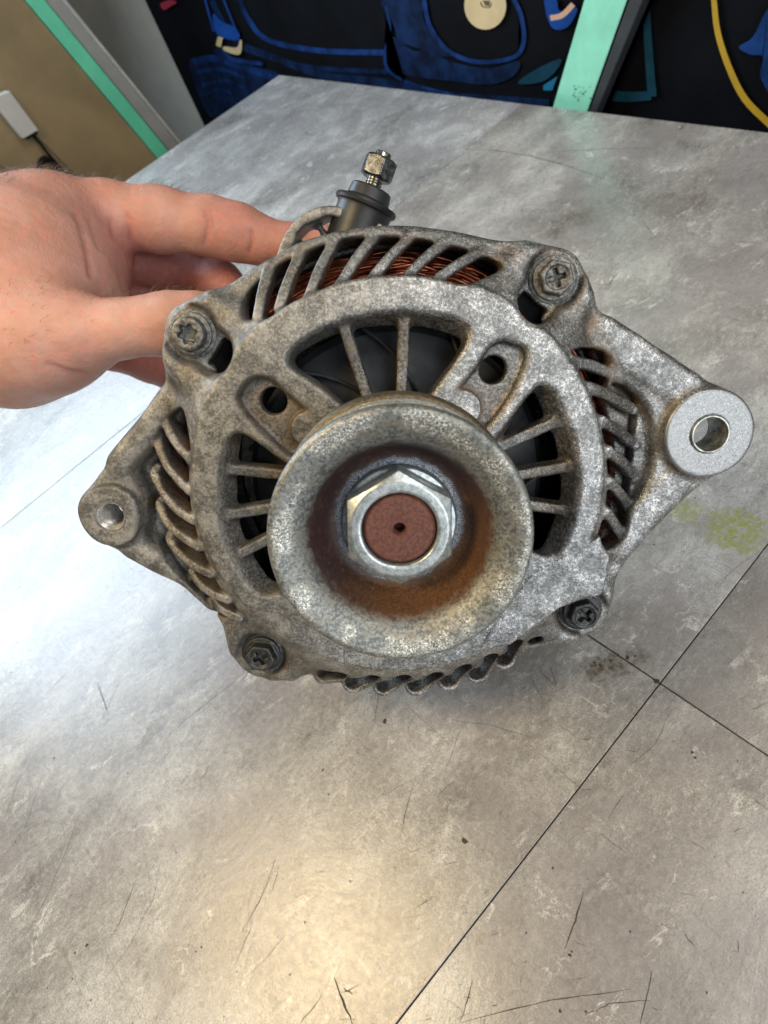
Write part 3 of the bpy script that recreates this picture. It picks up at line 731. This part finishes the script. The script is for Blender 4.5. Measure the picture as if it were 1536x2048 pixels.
lab[ear_r] = 101; lab[ear_l] = 102
fl = lab[F]; fl = np.where((fl == fl[:, :1]).all(1), fl[:, 0], np.where(fl.max(1) > 100, 0, fl.min(1)))
housing = None
def part_from(labv, name, parent, mat=MCAST):
    m = fl == labv
    if not m.any(): return None
    ff = F[m]; u_, inv = np.unique(ff, return_inverse=True)
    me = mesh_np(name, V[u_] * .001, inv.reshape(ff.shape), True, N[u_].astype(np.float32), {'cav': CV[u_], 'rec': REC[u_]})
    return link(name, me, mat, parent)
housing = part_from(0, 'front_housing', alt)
for i, (nm, _, _) in enumerate(BARS): part_from(i + 1, nm, housing)
o = part_from(101, 'mounting_boss', housing, MBOSS); o['label'] = 'bright cleaned boss of the mounting ear'
part_from(102, 'mounting_boss', housing)
del SNAP, V1

def put(name, me, mat, parent, pos=(0, 0, 0), rot=None):
    o = link(name, me, mat, parent)
    o.matrix_local = Matrix.Translation(Vector([c * .001 for c in pos])) @ (rot or Matrix.Identity(4)); return o
def mm(prof): return [(r * .001, z * .001) for r, z in prof]
# bright steel sleeve in the right ear, threaded insert in the left
put('bushing', lathe('bushing', mm([(4.75, -12.2), (4.75, -.7), (4.95, -.35), (5.3, -.35), (5.5, -.8), (5.5, -12.2), (4.75, -12.2)]), 64), MBUSH, housing, (*rb, 0))
pr = []
for k in range(9): pr += [(4.45, -4.6 - k * 1.7), (3.65, -5.4 - k * 1.7)]
put('threaded_insert', lathe('threaded_insert', mm([(4.9, -4.0), (4.7, -3.6), (4.4, -4.2)] + pr + [(4.6, -20), (4.9, -4.0)]), 64, smooth_ang=15), MTHR, housing, (*lb, 0))

# ------------------------------------------------------------------ bolts, nut (small distance volumes)
def sdf_part(lo, hi, vox, build, name):
    v_ = Vol(lo, hi, vox); build(v_); P, Q = v_.mesh(); n_ = v_.normals(P)
    return mesh_np(name, P * .001, Q, True, n_.astype(np.float32), {'cav': v_.cavity(P, n_, .6)})
def hex2(v_, r, rot=0.):
    d = np.full(v_.X2.shape, -1e9)
    for k in range(6):
        a = rot + k * PI / 3; d = np.maximum(d, v_.X2 * math.cos(a) + v_.Y2 * math.sin(a) - r)
    return d.astype(np.float32)
def bolt_build(kind):
    def b(v_):
        v_.ext(circ2(v_, 0, 0, 5.9), 1.3, 0, 0, .4)
        if kind == 'lobe': v_.ext(circ2(v_, 0, 0, 4.5), 4.6, 0, .8, .8)
        else: v_.ext(hex2(v_, 4.15, .3), 4.6, 0, .8, .6)
        if kind == 'lobe':
            A = np.arctan2(v_.Y2, v_.X2); d = np.hypot(v_.X2, v_.Y2) - (2.35 + .45 * np.cos(6 * A))
            v_.ext(d.astype(np.float32), 9, 2.2, .5, .2, True)
        else:
            v_.ext(circ2(v_, 0, 0, 3.1), 9, 4.1, .6, .3, True)
            for a in (.3, .3 + PI / 2):
                e = np.maximum(np.abs(v_.X2 * math.cos(a) + v_.Y2 * math.sin(a)) - .6, np.abs(-v_.X2 * math.sin(a) + v_.Y2 * math.cos(a)) - 2.4).astype(np.float32)
                v_.ext(e, 9, 2.0, .5, .1, True)
    return b
ML = sdf_part((-7, -7, -1), (7, 7, 6), .22, bolt_build('lobe'), 'bolt_lobe')
MX = sdf_part((-7, -7, -1), (7, 7, 6), .22, bolt_build('cross'), 'bolt_cross')
WM = lathe('washer', mm([(3.2, -.9), (6.4, -.9), (6.7, -.6), (6.7, -.2), (6.4, 0), (3.2, 0)]), 40)
for i, ((bx, by), me, mt, a) in enumerate(zip(bol, (ML, MX, MX.copy(), MX.copy()), (MBOLT, MBOLT, MBOLTD, MBOLTD), (.2, .0, .5, .1))):
    me = me.copy(); me.materials.append(mt)
    b = put('bolt', me, None, housing, (bx, by, -4.2), Matrix.Rotation(a, 4, 'Z'))
    wm = WM.copy(); wm.materials.append(mt); put('washer', wm, None, housing, (bx, by, -4.25), Matrix.Rotation(a, 4, 'Z'))
v_ = Vol((-15.5, -15.5, 33), (15.5, 15.5, 45), .25)
v_.ext(circ2(v_, 0, 0, 13.5), 37.6, 34, 0, .45); v_.ext(hex2(v_, 11.9, .02), 43.6, 34, .6, .3)
x, y, z = v_.grid((slice(None),) * 3); r = np.sqrt(x * x + y * y)
cone_ = ((r - 11.5) * .5 + (z - 43.4) * .866).astype(np.float32)
v_.D = np.maximum(v_.D, cone_)
v_.ext(circ2(v_, 0, 0, 8.6), 60, 20, .8, .3, True)
P, Q = v_.mesh(); n_ = v_.normals(P)
# ------------------------------------------------------------------ pulley
prof = [(11, 33), (11, 37.0), (13.4, 36.2), (13.7, 35.9), (13.8, 35.6), (15.0, 35.4), (16.4, 35.7), (17.6, 36.8), (18.6, 39.2), (19.3, 42.0), (19.9, 44.4), (20.6, 46.3), (21.7, 47.8), (23.3, 49.0), (25.2, 49.9), (27.0, 50.5), (27.9, 50.65), (28.6, 50.4), (29.0, 49.8), (29.15, 48.8), (29.15, 47.6), (29.0, 46.6),
        (28.5, 46.1), (27.6, 45.8), (26.6, 45.2)]
z = 44.6
for k in range(6): prof += [(28.3, z), (28.3, z - .5), (26.3, z - 1.6), (26.3, z - 1.9)]; z -= 2.65
prof += [(28.6, 29.0), (29.3, 28.4), (29.6, 27.4), (29.6, 25.2), (29.2, 24.4), (27, 24), (14, 23.6), (10, 23.4)]
from itertools import chain
pul = link('pulley', lathe('pulley', mm(prof), 200, smooth_ang=40), MPUL, alt)
nutm = mesh_np('nut', P * .001, Q, True, n_.astype(np.float32)); link('nut', nutm, MNUT, alt)
sh = [(8.5, 20), (8.5, 41.4), (8.2, 42.3), (7.6, 42.8), (6.0, 42.9), (1.7, 42.8), (1.35, 42.3), (1.1, 38), (0, 37.2)]
link('shaft', lathe('shaft', mm(sh), 96), MSHAFT, alt)
link('collar', lathe('collar', mm([(15, 8), (15, 22), (12.5, 23.8), (10, 24)]), 64), MBOLT, alt)

# ------------------------------------------------------------------ inside: rotor with fan, stator, copper
rot = link('rotor', lathe('rotor', mm([(12, 6), (13, -7), (36, -8.5), (43, -10.5), (45, -13), (45, -40)]), 96), MFAN, alt)
for k in range(11):
    a0 = 2 * PI * k / 11 + .2
    pts = []
    for t in np.linspace(0, 1, 6):
        r = 26 + 19 * t; a = a0 + .45 * t; pts.append((r * math.cos(a), r * math.sin(a)))
    vv = []; ff = []
    for (px_, py_) in pts: vv += [(px_, py_, -12), (px_, py_, -7.2)]
    for q in range(5): ff.append((2 * q, 2 * q + 2, 2 * q + 3, 2 * q + 1))
    me = mesh_py('fan_blade', np.array(vv) * .001, ff, True)
    o = link('fan_blade', me, MFAN, rot); md = o.modifiers.new('s', 'SOLIDIFY'); md.thickness = .0012; md.offset = 0
link('stator_core', lathe('stator_core', mm([(50, -20)] + [(q, zz) for k in range(22) for q, zz in ((67.5, -30 - k * 1.05), (67.5, -30.7 - k * 1.05), (66.9, -30.85 - k * 1.05))] + [(66, -54), (50, -54)]), 96, smooth_ang=20), MCORE, alt)
link('winding_insulation', lathe('winding_insulation', mm([(52, -30), (53, -16), (56, -12.5), (60, -13), (62.5, -18), (63.5, -30)]), 96), MDARK, alt)
for i in range(2):  # black blocks added under the upper bolt slots, standing in for deep-hole shade
    bx, by = bol[i]; r = math.hypot(bx, by); a = math.atan2(by, bx); pts = []
    v, f = box_arr(-.004, .004, -.007, .007, -.0012, .0012); put('slot_shade_block', mesh_py('slot_shade_block', v, f), MDARK, alt, (bx / r * 62.5, by / r * 62.5, -10.2), Matrix.Rotation(a, 4, 'Z'))
strands = []
for k in range(30):
    t = k / 29
    r0 = 56.8 + 8.3 * t + random.uniform(-.5, .5); z0 = -9.2 - 10 * t ** 1.5 + random.uniform(-.6, .4)
    ph = [random.uniform(0, 2 * PI) for _ in range(4)]; am = [random.uniform(.2, .7) for _ in range(4)]
    pts = []
    for i in range(150):
        a = 2 * PI * i / 150
        r = r0 + am[0] * math.sin(9 * a + ph[0]) + am[1] * .6 * math.sin(23 * a + ph[1])
        zz = z0 + am[2] * 1.5 * math.sin(9 * a + ph[2]) + am[3] * .5 * math.sin(31 * a + ph[3])
        pts.append((r * math.cos(a) * .001, r * math.sin(a) * .001, zz * .001))
    v, f = tube_arr(pts, .00066, 6, True)
    link('winding_wire', mesh_py('winding_wire', v, f, True), MCOPPER, alt)

# ------------------------------------------------------------------ rear half
VR = Vol((-75, -75, -80), (75, 92, -36), .8)
revolve(VR, [(-2, -70), (52, -71), (60, -69), (65, -64), (66.5, -56), (66.5, -53), (50, -53), (-2, -53)], 0)
for k in range(22):
    a = k * 2 * PI / 22; d, _ = line2(VR, [(58 * math.cos(a), 58 * math.sin(a)), (70 * math.cos(a + .1), 70 * math.sin(a + .1))]); VR.ext(d - 2.2, -55.5, -66, .8, .5, True)
ah = -44
arch = spline_open([L(p[0], p[1], ah) for p in [(556, 560), (563, 520), (577, 481), (601, 448), (631, 429), (664, 424), (701, 431), (737, 447), (768, 468), (790, 500)]])
d, _ = line2(VR, arch); VR.ext(d - 1.9, ah + 1, ah - 14, 1.5, 1)
lid = poly2(VR, np.vstack([arch, [L(700, 640, ah)], [L(600, 640, ah)]]))
VR.ext(lid, ah - 6, ah - 10, 1, .5)
for w in ([(600, 476), (618, 458), (636, 462), (640, 472), (618, 486)], [(646, 452), (652, 443), (668, 440), (682, 446), (680, 458), (656, 462)], [(694, 450), (715, 452), (735, 466), (705, 470)]):
    VR.ext(poly2(VR, LP(w, ah - 7)) - .3, 0, -75, .8, .5, True)
P, Q = VR.mesh(); n_ = VR.normals(P)
rear = link('rear_housing', mesh_np('rear_housing', P * .001, Q, True, n_.astype(np.float32), {'cav': VR.cavity(P, n_) * .8}), MCAST, alt)
# terminal: base and stud head at measured places
tb = np.array(L3(716, 458, -50)); tt = np.array(L3(766, 313, -50))
ax = (tt - tb) / np.linalg.norm(tt - tb); ln_ = np.linalg.norm(tt - tb)
tr = Vector(ax).to_track_quat('Z', 'Y').to_matrix().to_4x4()
U = ln_
print('terminal length mm', U)
def tpos(s): return tuple(tb + ax * s)
term = put('terminal_boot', lathe('terminal_boot', mm([(0, -8), (9.4, -8), (9.3, .0), (9.2, U * .24), (9.5, U * .275), (10.3, U * .295), (10.6, U * .33), (10.2, U * .365), (7.8, U * .385), (7.2, U * .41), (6.8, U * .545), (6.3, U * .565), (3.6, U * .566), (3.2, U * .52), (0, U * .52)]), 72), MBOOT, alt, tuple(tb), tr)
pr = [(0, U * .55)]
for k in range(12): zz = U * (.55 + .037 * k); pr += [(2.9, zz), (2.4, zz + U * .0185)]
pr += [(2.7, U * 1.03), (2.3, U * 1.05), (0, U * 1.052)]
put('terminal_stud', lathe('terminal_stud', mm(pr), 32, smooth_ang=80), MSTUD, alt, tuple(tb), tr)
v_ = Vol((-6.5, -6.5, -4), (6.5, 6.5, 4), .2)
v_.ext(hex2(v_, 4.9, .25), 3.3, -3.3, 0, .5)
x, y, z = v_.grid((slice(None),) * 3); r = np.sqrt(x * x + y * y)
v_.D = np.maximum(v_.D, ((r - 4.75) * .55 + (np.abs(z) - 3.1) * .835).astype(np.float32))
v_.ext(circ2(v_, 0, 0, 2.5), 9, -9, .3, .2, True)
P, Q = v_.mesh(); n_ = v_.normals(P)
put('terminal_nut', mesh_np('terminal_nut', P * .001, Q, True, n_.astype(np.float32)), MTNUT, alt, tpos(U * .835), tr)

# ------------------------------------------------------------------ the hand, in camera-aligned millimetres
HV = Vol((-185, -140, 170), (-5, 10, 300), .85)
def A3(p): return at_depth(p[0], p[1], p[2])
def limb(pts, k):
    for a, b in zip(pts[:-1], pts[1:]): HV.cone(A3(a), A3(b), a[3], b[3], k)
limb([(-150, 640, 232, 36), (20, 590, 234, 34.5), (70, 540, 238, 30)], 10)
limb([(40, 505, 240, 17), (115, 472, 244, 17.5), (160, 505, 250, 16)], 12)
limb([(60, 600, 232, 30), (110, 560, 250, 20)], 14)
limb([(120, 456, 243, 15.5), (215, 430, 246, 11.6), (320, 440, 248, 11.3), (420, 452, 249, 10.2), (478, 466, 249, 9.9), (530, 484, 249, 7.9), (590, 492, 247, 7.3), (650, 488, 244, 7.0)], 5)
limb([(140, 500, 260, 14), (250, 515, 272, 10.6), (325, 530, 276, 10.0), (395, 538, 276, 9.8), (440, 566, 272, 9.0), (520, 640, 262, 8)], 3)
limb([(140, 570, 266, 14), (235, 590, 280, 10.6), (310, 604, 288, 9.4), (360, 640, 288, 9.0), (450, 720, 276, 8.2)], 3)
limb([(110, 640, 264, 17), (220, 690, 278, 10.3), (300, 722, 278, 8.8), (380, 760, 270, 8), (470, 800, 262, 7)], 3)
limb([(20, 690, 218, 21), (100, 676, 210, 16.2), (165, 668, 206, 11.5)], 9)
limb([(165, 668, 206, 11.3), (245, 657, 203, 8.7), (305, 651, 203, 8.6), (345, 648, 203, 9.4), (400, 645, 204, 8.8), (450, 640, 206, 7)], 3.5)
HV.cone(A3((95, 610, 222)), A3((150, 520, 244)), 15, 11, 12)
# creases and folds
CR = [([(152, 430, 226), (166, 470, 228), (178, 520, 232), (181, 552, 232)], .6), ([(255, 428, 232), (259, 455, 234), (263, 486, 240)], .22),
      ([(410, 424, 238), (417, 455, 238), (408, 488, 242)], .28), ([(418, 418, 238), (424, 450, 238)], .2), ([(503, 462, 240), (505, 480, 241), (500, 505, 244)], .22), ([(98, 726, 195), (135, 742, 193), (168, 744, 195)], .25),
      ([(178, 440, 226), (192, 480, 230), (200, 500, 235)], .35), ([(222, 438, 231), (226, 478, 238)], .2)]
crl = []
P, Q = HV.mesh()
for pts, r in CR:
    # project each crease point onto the skin along the sight line
    q = []
    for p in spline_open([np.array(p, float) for p in pts], 4):
        for dd in np.arange(175, 299, .5):
            c = at_depth(p[0], p[1], dd)
            if HV.sample(c[None])[0] < 0: q.append(c); break
    crl.append((q, r))
    for a, b in zip(q[:-1], q[1:]):
        if np.linalg.norm(a - b) < 12: HV.cone(a, b, r, r, 1.3, True)
P, Q = HV.mesh(); n_ = HV.normals(P, 1.2)
crease = np.zeros(len(P))
for q, r in crl:
    for a in q: crease = np.maximum(crease, np.exp(-(np.linalg.norm(P - a, axis=1) / (r + 1.0)) ** 2))
pxs = P[:, 0] / P[:, 2] * FPX + 768; pys = P[:, 1] / P[:, 2] * FPX + 1024
palm = np.array(A3((215, 560, 262)))
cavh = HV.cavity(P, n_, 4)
flush_shade = np.clip(np.exp(-(np.linalg.norm((P - palm) * [.8, 1, .9], axis=1) / 26) ** 2) + np.clip(cavh * .8, 0, .6), 0, 1)
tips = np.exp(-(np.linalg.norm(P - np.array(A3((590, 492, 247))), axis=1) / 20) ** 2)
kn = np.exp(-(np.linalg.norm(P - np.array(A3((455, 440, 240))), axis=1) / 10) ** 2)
flush_shade = np.clip(flush_shade + .7 * tips + .6 * kn + .75 * np.clip((P[:, 2] - 250) / 14, 0, 1), 0, 1)  # flushed tip and knuckle; deeper fingers darkened as painted shade between them
PW = (P * .001) @ RWC + CAMW; NW = n_ @ RWC
person = empty('person', Matrix.Translation(Vector(((np.array(A3((0, 620, 232))) * .001) @ RWC + CAMW))))
tag(person, 'bare forearm and left hand gripping the alternator from behind', 'person')
org = np.array(person.location)
link('hand', mesh_np('hand', PW - org, Q, True, NW.astype(np.float32), {'crease': crease, 'flush_shade': flush_shade}), MSKIN, person)
# fine hairs standing on the wrist and the index finger's edge
hv = []; hf = []
sel = np.where((pxs > -20) & (pxs < 480) & (pys < 800) & (n_[:, 1] < .6) & (n_[:, 2] < .35) & (P[:, 2] < 262))[0]
wsel = sel[rng.random(len(sel)) < .5]
k = 0
for i in rng.permutation(wsel):
    topw = (n_[i, 1] < -.75) and (pxs[i] < 430)
    if not topw and not (pxs[i] < 190 and pys[i] > 560 and rng.random() < .14): continue
    if pxs[i] > 130 and rng.random() < .35: continue
    p = PW[i] - org; nn = NW[i]
    tdir = np.array([rng.normal(.0, .35), rng.normal(0, .35), 0]) + (RWC.T @ np.array([.9, -.1, 0]))
    ln = rng.uniform(.002, .0055) * (1 if topw else .8)
    d1 = nn * .5 + tdir * .8; d1 /= np.linalg.norm(d1); d2 = nn * .15 + tdir; d2 /= np.linalg.norm(d2)
    v, f = tube_arr([p - nn * .0004, p + d1 * ln * .5, p + (d1 + d2) * ln * .5], [.00006, .00004, .00002], 3)
    b = len(hv); hv += v; hf += [tuple(q + b for q in ff) for ff in f]; k += 1
    if k > 650: break
tag(link('arm_hair', mesh_py('arm_hair', hv, hf), flat('dark_hair', (.09, .055, .035), .5), person), kind='stuff')

# ------------------------------------------------------------------ behind the table
YW = .475; YM = .458
v, f = box_arr(-2.6, .7, YW, YW + .1, -.75, .9)
tag(link('back_wall', mesh_py('back_wall', v, f), flat('cream_wall', (.66, .63, .54), .8, .05)), kind='structure')
v, f = box_arr(-3, 1.2, -1.5, .6, -.80, -.75)
tag(link('floor', mesh_py('floor', v, f), flat('brown_floor', (.10, .08, .06), .6)), kind='structure')
mural = empty('mural', Matrix.Translation((-.4, YM, 0)))
tag(mural, 'black painted panel with blue car outlines standing behind the table', 'painting')
mo = np.array([-.4, YM, 0.])
xl = on(405, 245, 1, YM)[0]
v, f = box_arr(xl, .25, YM, YM + .014, -.55, .5)
MBLK = flat('black_paint', (.0025, .003, .005), .75, .4, .02, Specular_IOR_Level=.12)
link('panel', beveled(mesh_py('panel', np.array(v) - mo, f), .001), MBLK, mural)
layer = [0]
def shape(name, px, mat, h=.0006):
    """a flat patch of paint on the panel, outline given by where it is seen"""
    layer[0] += 1
    y = YM - .0004 - layer[0] * .00012
    if name == 'painted_patch' and len(px) > 4: px = smooth_poly(px, 4)
    P = [on(a, b, 1, YM) for a, b in px]
    bm = bmesh.new()
    vs = [bm.verts.new((p[0] - mo[0], y - mo[1], p[2] - mo[2])) for p in P]
    bm.faces.new(vs); bmesh.ops.triangulate(bm, faces=bm.faces[:])
    me = bpy.data.meshes.new(name); bm.to_mesh(me); bm.free()
    o = link(name, me, mat, mural); return o
def stroke(px, w0, mat, w1=None, name='painted_line'):
    q = spline_open([np.array(p, float) for p in px], 5); n = len(q); Lf = []; Rt = []
    for i in range(n):
        t = q[min(i + 1, n - 1)] - q[max(i - 1, 0)]; t /= np.linalg.norm(t) + 1e-9; nn = np.array([-t[1], t[0]])
        w = w0 + ((w1 if w1 is not None else w0) - w0) * i / (n - 1)
        Lf.append(q[i] + nn * w / 2); Rt.append(q[i] - nn * w / 2)
    shape(name, [tuple(p) for p in Lf + Rt[::-1]], mat)
MB1 = flat('navy_paint', (.003, .014, .052), .7, .75, .045, Specular_IOR_Level=.15); MB2 = flat('blue_paint', (.005, .027, .115), .7, .75, .045, Specular_IOR_Level=.15)
MB3 = flat('royal_blue_paint', (.008, .06, .28), .7, .25, .03, Specular_IOR_Level=.15); MTEAL = flat('teal_paint', (.006, .045, .075), .7, .3, .03, Specular_IOR_Level=.15)
MCR = flat('cream_paint', (.66, .50, .27), .5, .1, .03); MRED = flat('red_paint', (.38, .02, .05), .5); MYEL = flat('yellow_paint', (.50, .31, .02), .5, .15, .03)
shape('painted_patch', [(380, 122), (420, 112), (500, 130), (560, 150), (500, 190), (430, 235), (405, 205), (388, 160)], MB1)
stroke([(382, 124), (430, 116), (480, 130), (560, 160)], 14, MB2)
stroke([(392, 145), (440, 138), (500, 158)], 9, MB2, 4)
stroke([(405, 170), (450, 160), (490, 175)], 7, MB2, 3)
stroke([(410, 190), (440, 178), (470, 188)], 6, MB2, 3)
stroke([(425, 0), (445, 40), (470, 80), (500, 100), (600, 130), (700, 140), (778, 142)], 12, MB1, 10)
stroke([(480, -5), (500, 40), (540, 80), (640, 100), (770, 104)], 9, MB2, 12)
stroke([(470, 85), (540, 110), (640, 148), (720, 158), (790, 168), (880, 190), (1000, 200), (1100, 208)], 12, MB1, 22)
shape('painted_patch', [(770, 90), (785, 70), (830, 100), (860, 95), (900, 120), (980, 135), (1040, 120), (1030, 150), (980, 168), (900, 160), (820, 150), (785, 130)], MB1)
shape('painted_patch', [(765, -5), (840, -5), (850, 40), (880, 85), (905, 110), (870, 108), (840, 95), (800, 80), (790, 50)], MB1)
stroke([(850, -5), (862, 50), (900, 100), (960, 122), (1030, 112), (1050, 80), (1045, 30), (1030, -5)], 9, MB2)
stroke([(775, 10), (782, 60), (772, 110), (785, 145), (840, 170), (920, 190)], 6, MB2)
stroke([(560, 170), (640, 190), (760, 205)], 9, MB2, 3)
shape('painted_patch', [(1040, 165), (1060, 145), (1120, 115), (1122, 130), (1090, 160)], MTEAL)
shape('painted_patch', [(1090, 168), (1118, 150), (1108, 178), (1090, 178)], flat('cyan_paint', (.01, .16, .30), .5))
stroke([(1296, -5), (1300, 80), (1308, 190)], 14, MTEAL, 18)
stroke([(1200, 182), (1250, 190), (1306, 188)], 24, MTEAL, 18)
shape('painted_patch', [(1482, 90), (1510, 70), (1536, 20), (1560, 10), (1560, 190), (1525, 150), (1530, 110), (1505, 105)], MB2)
stroke([(1432, -10), (1440, 60), (1462, 130), (1495, 195), (1550, 250)], 11, MYEL, 15, 'painted_yellow_line')
el = [(975 + 42 * math.cos(a), 8 + 48 * math.sin(a)) for a in np.linspace(0, 2 * PI, 28, endpoint=False)]
shape('painted_disc', el, MCR)
shape('painted_line', [(970, -3), (985, -2), (984, 9), (975, 8)], flat('disc_mark', (.12, .09, .05), .6)); stroke([(966, 0), (970, 9), (984, 11), (988, 2)], 1.6, MBLK)
shape('painted_patch', [(1094, -5), (1118, -5), (1125, 18), (1160, 12), (1140, 50), (1108, 50)], MB3)
stroke([(1106, 32), (1130, 26), (1152, 4)], 11, flat('pink_paint', (.62, .36, .24), .5))
shape('painted_patch', [(430, 25), (448, 40), (478, 55), (480, 78), (438, 66)], MB3)
shape('painted_patch', [(440, 70), (450, 72), (446, 92), (436, 88)], MCR)
shape('painted_patch', [(452, 90), (478, 92), (484, 78), (488, 80), (484, 106), (454, 99)], MCR)
stroke([(436, 95), (470, 116), (530, 125)], 13, MB2, 8)
shape('painted_patch', [(325, 5), (345, -3), (358, 2), (345, 10), (333, 17)], MRED)
stroke([(415, -5), (432, 60)], 3, MB3); stroke([(452, -5), (478, 60)], 2.5, MB3)

# mint boards: the right one against the panel, the left one beside the table
def prism(name, quad0, quad1, mat, parent=None, org=(0, 0, 0)):
    v = [np.array(p) - org for p in quad0 + quad1]
    f = [(0, 1, 2, 3), (7, 6, 5, 4), (0, 4, 5, 1), (1, 5, 6, 2), (2, 6, 7, 3), (3, 7, 4, 0)]
    me = mesh_py(name, v, f); bm = bmesh.new(); bm.from_mesh(me); bmesh.ops.recalc_face_normals(bm, faces=bm.faces); bm.to_mesh(me); bm.free()
    return link(name, beveled(me, .0008), mat, parent)
MMINT = flat('mint_paint', (.17, .76, .48), .30, .08, .03, .05); MGREY = flat('grey_paint', (.36, .36, .35), .5, .06); MDGR = flat('dark_grey_metal', (.035, .04, .045), .5, .2)
yb = .440
def xt(p, q, y, z):             # extend the seen edge p-q on plane y to height z
    a, b = on(*p, 1, y), on(*q, 1, y); t = (z - a[2]) / (b[2] - a[2]); return a + (b - a) * t
def strut(y0, y1, pa, pb, pc, pd, ztop, zbot):
    out = []
    for z in (zbot, ztop):
        a = xt(pa, pb, y0, z); b = xt(pc, pd, y0, z); out.append([a, b, b + np.array([0, y1 - y0, 0]), a + np.array([0, y1 - y0, 0])])
    return out
st = empty('mint_board', Matrix.Translation(Vector(on(1140, 215, 1, yb))))
tag(st, 'leaning mint green board with a scuffed foot, behind the table in front of the painting', 'board')
o_ = np.array(st.location)
a, b = strut(yb, yb + .006, (1168, 0), (1105, 215), (1254, 0), (1175, 221), .35, -.30)
prism('face', a, b, flat('pale_mint_paint', (.30, .80, .58), .30, .1, .03, .05), st, o_)
a, b = strut(yb + .0005, yb + .012, (1256, 0), (1177, 221), (1286, 0), (1194, 222), .35, -.30)
prism('edge_strip', a, b, MDGR, st, o_)
sv = []; sf = []
for k in range(26):
    p = on(random.gauss(1160, 10), random.gauss(188, 9), 1, yb - .0004); r = random.choice([.0003, .0006, .001]); b_ = len(sv)
    for q in range(6): a_ = q * PI / 3; e = r * random.uniform(.4, 1.2); sv.append((p[0] + e * math.cos(a_) - o_[0], yb - .0004 - o_[1], p[2] + e * math.sin(a_) - o_[2]))
    sf.append(tuple(range(b_, b_ + 6)))
tag(link('scuff_marks', mesh_py('scuff_marks', sv, sf), flat('scuff_green', (.10, .25, .12), .7), st), kind='stuff')

XP = -.90
def xp(p, q, x, z):
    a, b = on(*p, 0, x), on(*q, 0, x); t = (z - a[2]) / (b[2] - a[2]); return a + (b - a) * t
def slab(x0, x1, pa, pb, pc, pd, zt=.20, zb=-.72):
    out = []
    for z in (zb, zt):
        a = xp(pa, pb, x0, z); b = xp(pc, pd, x0, z); e = np.array([x1 - x0, 0, 0]); out.append([a, b, b + e, a + e])
    return out
dr = empty('door', Matrix.Translation(Vector(on(150, 200, 0, XP)))); o_ = np.array(dr.location)
tag(dr, 'tilted tan door leaf with mint green edge, left of the table above the hand', 'door')
# the leaf: from far left to the mint edge
pa, pb = on(52, 0, 0, XP), on(314, 314, 0, XP)
def off(p, q, dy): # shift an edge sideways in y
    return p + np.array([0, dy, 0]), q + np.array([0, dy, 0])
def leaf(x0, x1, y_off0, y_off1, mat, name, zt=.20, zb=-.72):
    dirv = (pb - pa) / (pb[2] - pa[2]); out = []
    for z in (zb, zt):
        c = pa + dirv * (z - pa[2]); out.append([np.array([x0, c[1] + y_off0, z]), np.array([x0, c[1] + y_off1, z]), np.array([x1, c[1] + y_off1, z]), np.array([x1, c[1] + y_off0, z])])
    return prism(name, out[0], out[1], mat, dr, o_)
leaf(XP - .03, XP - .004, -.9, -.0006, flat('tan_door_paint', (.31, .225, .115), .6, .2, .008), 'leaf')
leaf(XP - .014, XP, -.155, -.152, flat('dark_tan_bead', (.20, .16, .09), .6), 'bead'); leaf(XP - .014, XP - .001, -.098, -.096, bpy.data.materials['dark_tan_bead'], 'bead')  # narrow strips in a darker tan along the leaf
a, b = slab(XP, XP - .03, (52, 0), (314, 314), (90, 0), (334, 298)); prism('mint_edge', a, b, MMINT, dr, o_)
a, b = slab(XP - .0015, XP - .03, (91, 0), (335, 297), (123, 0), (354, 284)); prism('grey_edge', a, b, MGREY, dr, o_)
a, b = slab(XP, XP - .03, (124, 0), (355, 283), (133, 0), (359, 280)); prism('lip', a, b, flat('pale_lip', (.55, .55, .52), .4), dr, o_)
# white adapter plugged on the leaf with its black cable
ad = empty('power_adapter', Matrix.Translation(Vector(on(30, 225, 0, XP)))); o_ = np.array(ad.location)
tag(ad, 'white power adapter with black cable hanging on the tan door above the hand', 'adapter')
q = [on(*p, 0, XP + .001) for p in ((-25, 195), (12, 180), (70, 258), (40, 275))]; q2 = [p + np.array([.012, 0, 0]) for p in q]
prism('adapter_body', [p for p in q], q2, flat('white_plastic', (.62, .60, .56), .4, .04), ad, o_)
q = [on(*p, 0, XP + .002) for p in ((44, 272), (68, 260), (72, 266), (50, 277))]; q2 = [p + np.array([.008, 0, 0]) for p in q]
prism('connector', q, q2, MDARK, ad, o_)
cpts = [on(*p, 0, XP + .006) - o_ for p in ((62, 266), (78, 284), (100, 312), (135, 350), (170, 390), (230, 470))]
v, f = tube_arr(spline_open(cpts, 5), .0016, 8); link('cable', mesh_py('cable', v, f, True), MDARK, ad)
cl = empty('cable_loop', Matrix.Translation(Vector(on(95, 340, 0, XP)))); o_ = np.array(cl.location)
tag(cl, 'thick black cable loop showing just above the wrist at the left edge', 'cable')
cpts = [on(*p, 0, XP + .008) - o_ for p in ((72, 420), (76, 350), (84, 322), (97, 320), (112, 342), (130, 400))]
v, f = tube_arr(spline_open(cpts, 6), .0036, 10); link('cable', mesh_py('cable', v, f, True), MDARK, cl)
c2 = [on(*p, 0, XP + .008) for p in ((-30, 330), (0, 390), (30, 450))]
v, f = tube_arr(spline_open(c2, 6), .004, 10); tag(link('black_hose', mesh_py('black_hose', v, f, True), MDARK), 'short end of a black hose at the far left edge behind the wrist', 'hose')
